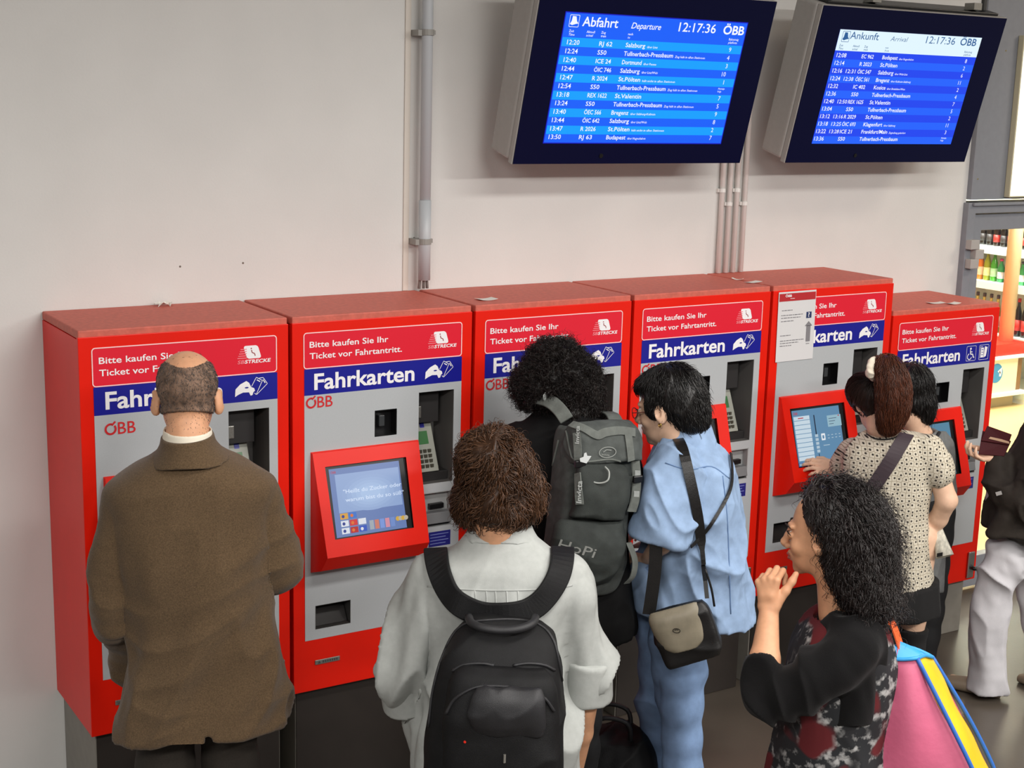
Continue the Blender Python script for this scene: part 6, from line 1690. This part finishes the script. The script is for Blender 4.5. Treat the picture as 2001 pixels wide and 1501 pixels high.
# =================================================================== black bob in front of the low machine
P = Person(1795, 900, -.72, 'person with a black bob and a grey top with black neckband, at the rightmost machine')
r, n = P.r, P.n
fw = nrm(n+r*.12); lt = np.cross(fw, UP)
feet = [P.L(-.09, 0, .09), P.L(.09, .02, .09)]; hips = [P.L(-.08, 0, .82), P.L(.08, 0, .82)]
armL = (P.Q(1740, 880, 0), P.Q(1735, 980, .03), P.Q(1760, 1000, .05)); armR = (P.Q(1836, 870, .0), P.Q(1846, 960, .02), P.Q(1830, 1000, .05))
B_ = Soft(.005, .018); c0 = P.Q(1784, 768, .02); A = frame(fw-UP*.25)
g = head(B_, c0, A, .98, P.Q(1798, 850, .0), .050)
inner_body(B_, P.Q(1797, 842, 0), P.L(0, 0, .86), (armL[0], armR[0]), hips, feet, [armL, armR], lt, fw)
hand(B_, armL[2], fw, -UP, r, (20, 30, 25)); hand(B_, armR[2], fw+UP*.1, -UP, -r, (20, 30, 25))
P.soft('body', B_, SKIN2)
T = Soft(.006, .025)
T.loft([P.sec(1764, 1832, 838, .0, .065), P.sec(1750, 1846, 850, .0, .09), P.sec(1736, 1856, 868, 0, .11), P.sec(1734, 1856, 910, 0, .12), P.sec(1738, 1850, 980, 0, .12), P.sec(1736, 1846, 1080, 0, .13), P.sec(1732, 1842, 1150, 0, .14)], r, m=5)
for a in (armL, armR): T.chain([a[0], a[1], a[1]*.4+a[2]*.6], [.058, .05, .042], .02)
T.cone(P.Q(1797, 800, -.03), P.Q(1797, 846, -.02), .060, .062, .006, 'sub')
P.soft('grey_top', T, mat('jersey_grey', (104, 106, 106), rough=.9, noise=.1, nscale=50), 1, folds(.008, 10, UP, .3, 111))
gt_ = surf(T)
try: line_on(gt_, [(1768, 836), (1782, 856), (1805, 864), (1826, 858), (1838, 842)], .008, 5).build('neckband', mat('neckband_black', (24, 26, 30), rough=.8), P.root, P.B, smooth=True)
except Exception as ex: print('nb', ex)
trousers(P, 'trousers', mat('trousers_black', (24, 24, 26), rough=.85), P.L(0, .01, .92), hips, feet, fw, lt, r=(.09, .07, .06), wr=(.14, .11))
shoes(P, feet, [fw, fw], mat('shoe_black', (20, 18, 17), rough=.35))
Hs = Soft(.0045, .02)
Hs.ell(P.Q(1780, 752, .01), (.096, .105, .095), (r, n, UP)); Hs.ell(P.Q(1785, 785, .0), (.094, .098, .075), (r, n, UP)); Hs.ell(P.Q(1806, 808, .0), (.042, .06, .05), (r, n, UP)); Hs.ell(P.Q(1760, 800, .0), (.05, .06, .06), (r, n, UP))
Hs.plane(P.L(0, .09, 0), n)
Hs.solve()
w7 = P.Q(1775, 715, 0)
hair(P, Hs, HC, [dict(N=2200, length=.09, flow=lambda p: nrm3(p-w7)*.7-UP*.9, steps=10, off=.004, curl=.0012, freq=50, rad=.0013, seed=64, wild=.1),
                 dict(N=350, length=.07, flow=lambda p: nrm3(p-w7)*.7-UP*.9, steps=8, off=.012, curl=.002, freq=60, rad=.0007, seed=65, wild=.35, hug=.2)], disp=folds(.006, 12, UP, .3, 3))

# =================================================================== at the right edge: dark jacket, pale trousers
P = Person(1960, 1000, -1.0, 'person at the right edge in a dark jacket and pale trousers, holding out a wallet')
r, n = P.r, P.n
fw = nrm(-r*.9+n*.4); lt = np.cross(fw, UP)
f0 = at(1936, 1362, -1.08); f0 = P.Q(1925, 1362, 0)
feet = [np.array([*P.Q(1922, 1350, -.02)[:2], .09]), P.L(.32, .12, .09)]
hips = [P.Q(1976, 1072, -.045), P.L(.09, .08, .84)]
wr_ = P.Q(1954, 893, -.05)
armL = (P.Q(2070, 880, -.14), P.Q(2010, 985, -.17), wr_); armR = (P.Q(2090, 880, .17), P.Q(2070, 990, .18), P.Q(1985, 1010, .05))
B_ = Soft(.005, .018); c0 = P.L(.22, 0, 1.51); A = frame(fw-UP*.25)
g = head(B_, c0, A, 1.0, P.L(.225, 0, 1.35), .052)
inner_body(B_, P.L(.22, 0, 1.37), P.L(.09, 0, .88), (armL[0], armR[0]), hips, feet, [armR], lt, fw, .72)
B_.chain([armL[0], armL[1], P.Q(1966, 968, -.13), P.Q(1950, 920, -.075), wr_], [.044, .04, .034, .028, .025], .015)
tips, tt = hand(B_, wr_, -r*.80-n*.25-UP*.05, UP*.9-r*.1, n*1.0+UP*.1, s=1.0, spread=.06, tang=45, curls=[(28, 45, 30)]*4)
hand(B_, armR[2], fw, -UP, n, (30, 40, 30))
P.soft('body', B_, SKIN2)
Hs = Soft(.006, .025)
Hs.ell(g(0, -.030, .046), (.084, .100, .088), A); Hs.ell(g(0, -.065, -.01), (.072, .058, .078), A)
for k in (-1, 1): Hs.ell(g(k*.090, -.006, -.016), (.026, .024, .034), A, .008, 'sub')
Hs.solve(); w8 = g(0, -.03, .13)
hair(P, Hs, HP, [dict(N=1500, length=.06, flow=lambda p: nrm3(p-w8)*.8-UP*.8, steps=8, off=.004, curl=.001, freq=60, rad=.0014, seed=74, wild=.12)])
JK = mat('jacket_dark_brown', (46, 40, 35), rough=.8, noise=.15, nscale=40, bump=.25, bscale=300, spec=.3)
T = Soft(.006, .025)
T.loft([(P.L(.225, 0, 1.40), .075, .07), (P.L(.22, 0, 1.35), .12, .15), (P.L(.20, 0, 1.22), .14, .20), (P.L(.135, 0, 1.03), .14, .19), (P.L(.075, 0, .86), .15, .19), (P.L(.07, 0, .76), .155, .20)], r, m=5)
T.chain([armL[0], armL[0]*.5+armL[1]*.5, armL[1]], [.09, .085, .076], .02, m=3)
T.cone(P.L(.18, 0, 1.12), P.L(.11, 0, .94), .155, .165, .03)
T.chain([armL[1], P.Q(1966, 968, -.13), P.Q(1950, 920, -.075), P.Q(1956, 902, -.06)], [.072, .066, .054, .046], .02, m=3)
T.chain([armR[0], armR[1], armR[2]], [.08, .07, .055], .02, m=2)
T.chain([P.Q(1968, 1010, -.16), P.Q(1945, 1045, -.15), P.Q(1912, 1072, -.13)], [.05, .036, .016], .02, m=3)
T.cone(P.L(.22, 0, 1.48), P.L(.225, 0, 1.39), .058, .062, .004, 'sub')
T.cone(P.L(-.06, -.12, .70), P.L(.10, -.20, .72), .09, .06, .02, 'sub')
P.soft('dark_jacket', T, JK, 1, folds(.013, 10, UP-r*.4, .4, 121))
jt = surf(T)
h0 = hit(jt, 1953, 964)
if h0:
    n_ = h0[1] if h0[1]@ray(1953, 964) < 0 else -h0[1]; r_ = nrm(np.cross(UP, n_)+UP*.5); r_ = nrm(r_-n_*(r_@n_)); m = MB(); rect(m, Face(h0[0], r_, np.cross(n_, r_)), -.016, .016, -.008, .008, .004)
    m.build('sleeve_tag', mat('tag_white', (206, 206, 204)), P.root, P.B)
TRW = mat('trousers_white', (200, 198, 202), rough=.85, noise=.05, nscale=20, bump=.2, bscale=400)
K = Soft(.006, .025)
K.loft([(P.L(.15, 0, 1.05), .14, .16), (P.L(.10, 0, .96), .14, .16), (P.L(.065, 0, .86), .14, .17), (P.L(.07, 0, .78), .13, .16)], r)
K.chain([P.Q(1968, 1085, -.06), P.Q(1944, 1150, -.06), P.Q(1936, 1215, -.05), P.Q(1930, 1290, -.04), P.Q(1929, 1366, -.03)], [.090, .078, .074, .072, .082], .02, m=3)
K.chain([P.L(.08, .09, .80), P.L(.18, .11, .46), P.L(.29, .12, .06)], [.092, .076, .078], .02, m=3)
K.plane((0, 0, .03), -UP)
P.soft('pale_trousers', K, TRW, 1, folds(.014, 10, UP-r*.5, .5, 131))
shoes(P, feet, [-r*.95+n*.2, fw], mat('shoe_tan_grey', (122, 108, 92), rough=.5), 1.05)
bp = P.Q(1940, 868, -.06)
WA = thing('wallet', 'open dark maroon wallet held out in a hand at the right edge', 'wallet', bp)
MAR = mat('leather_maroon', (66, 16, 22), rough=.6, spec=.2, bump=.2, bscale=300)
p0, p1, p2, p3 = P.Q(1912, 888, -.09), P.Q(1962, 892, -.09), P.Q(1976, 862, -.05), P.Q(1920, 842, -.04)
nn = nrm(np.cross(p1-p0, p3-p0))
nn = nn if nn@np.array([0, 0, 1.]) > 0 else -nn
def slab4(name, q, t0, t1, m):
    return MB().hexa([q[0]+nn*t0, q[1]+nn*t0, q[2]+nn*t0, q[3]+nn*t0, q[0]+nn*t1, q[1]+nn*t1, q[2]+nn*t1, q[3]+nn*t1]).build(name, m, WA, bp, bevel=.002)
slab4('wallet_cover', (p0, p1, p2, p3), -.006, .004, MAR)
q = [p0*.45+p3*.55, p1*.30+p2*.70-r*.004, p2, p3*.85+p2*.15]
lift = UP*.03-n*.01
MB().hexa([q[0]+nn*.004, q[1]+nn*.004, q[1]+nn*.012, q[0]+nn*.012, q[3]+lift, q[2]+lift, q[2]+lift+nn*.008, q[3]+lift+nn*.008]).build('wallet_leaf', MAR, WA, bp, bevel=.002)
q2 = [p0*.35+p3*.65+r*.03, p1*.25+p2*.75, p2*.9+p3*.1, p3*.62+p2*.38]
MB().hexa([x+nn*.006 for x in q2]+[x+nn*.018 for x in q2]).build('banknotes', mat('notes_tan', (176, 140, 112), rough=.7), WA, bp, bevel=.001)

# black bag on the floor between the people
bp = at(1190, 1478, -1.25); bp[2] = 0; d_ = ray(1190, 1490); k_ = (.12-CAM[2])/d_[2]; bp = CAM+d_*k_; bp[2] = 0
FB = thing('floor_bag', 'black soft bag standing on the floor beside the denim jeans', 'bag', bp)
K = Soft(.008, .03); lr = np.array([.8, -.6, 0]); lf = np.array([.6, .8, 0])
K.loft([(bp+UP*.02, .16, .11), (bp+UP*.08, .19, .135), (bp+UP*.16, .185, .13), (bp+UP*.23, .15, .10), (bp+UP*.25, .10, .06)], lr, n=2.6); K.plane((0, 0, .003), -UP)
build_soft('bag_body', K, BLK, FB, bp, 1, folds(.016, 9, UP, .5, 141))
for s_ in (-1, 1):
    MB().tube(list(catmull([bp+lr*.08+lf*.04*s_+UP*.22, bp+lr*.06+lf*.06*s_+UP*.31, bp-lr*.04+lf*.06*s_+UP*.32, bp-lr*.08+lf*.04*s_+UP*.22], 5)), .009, 8).build('handle', BLK2, FB, bp, smooth=True)
bpy.context.view_layer.update()
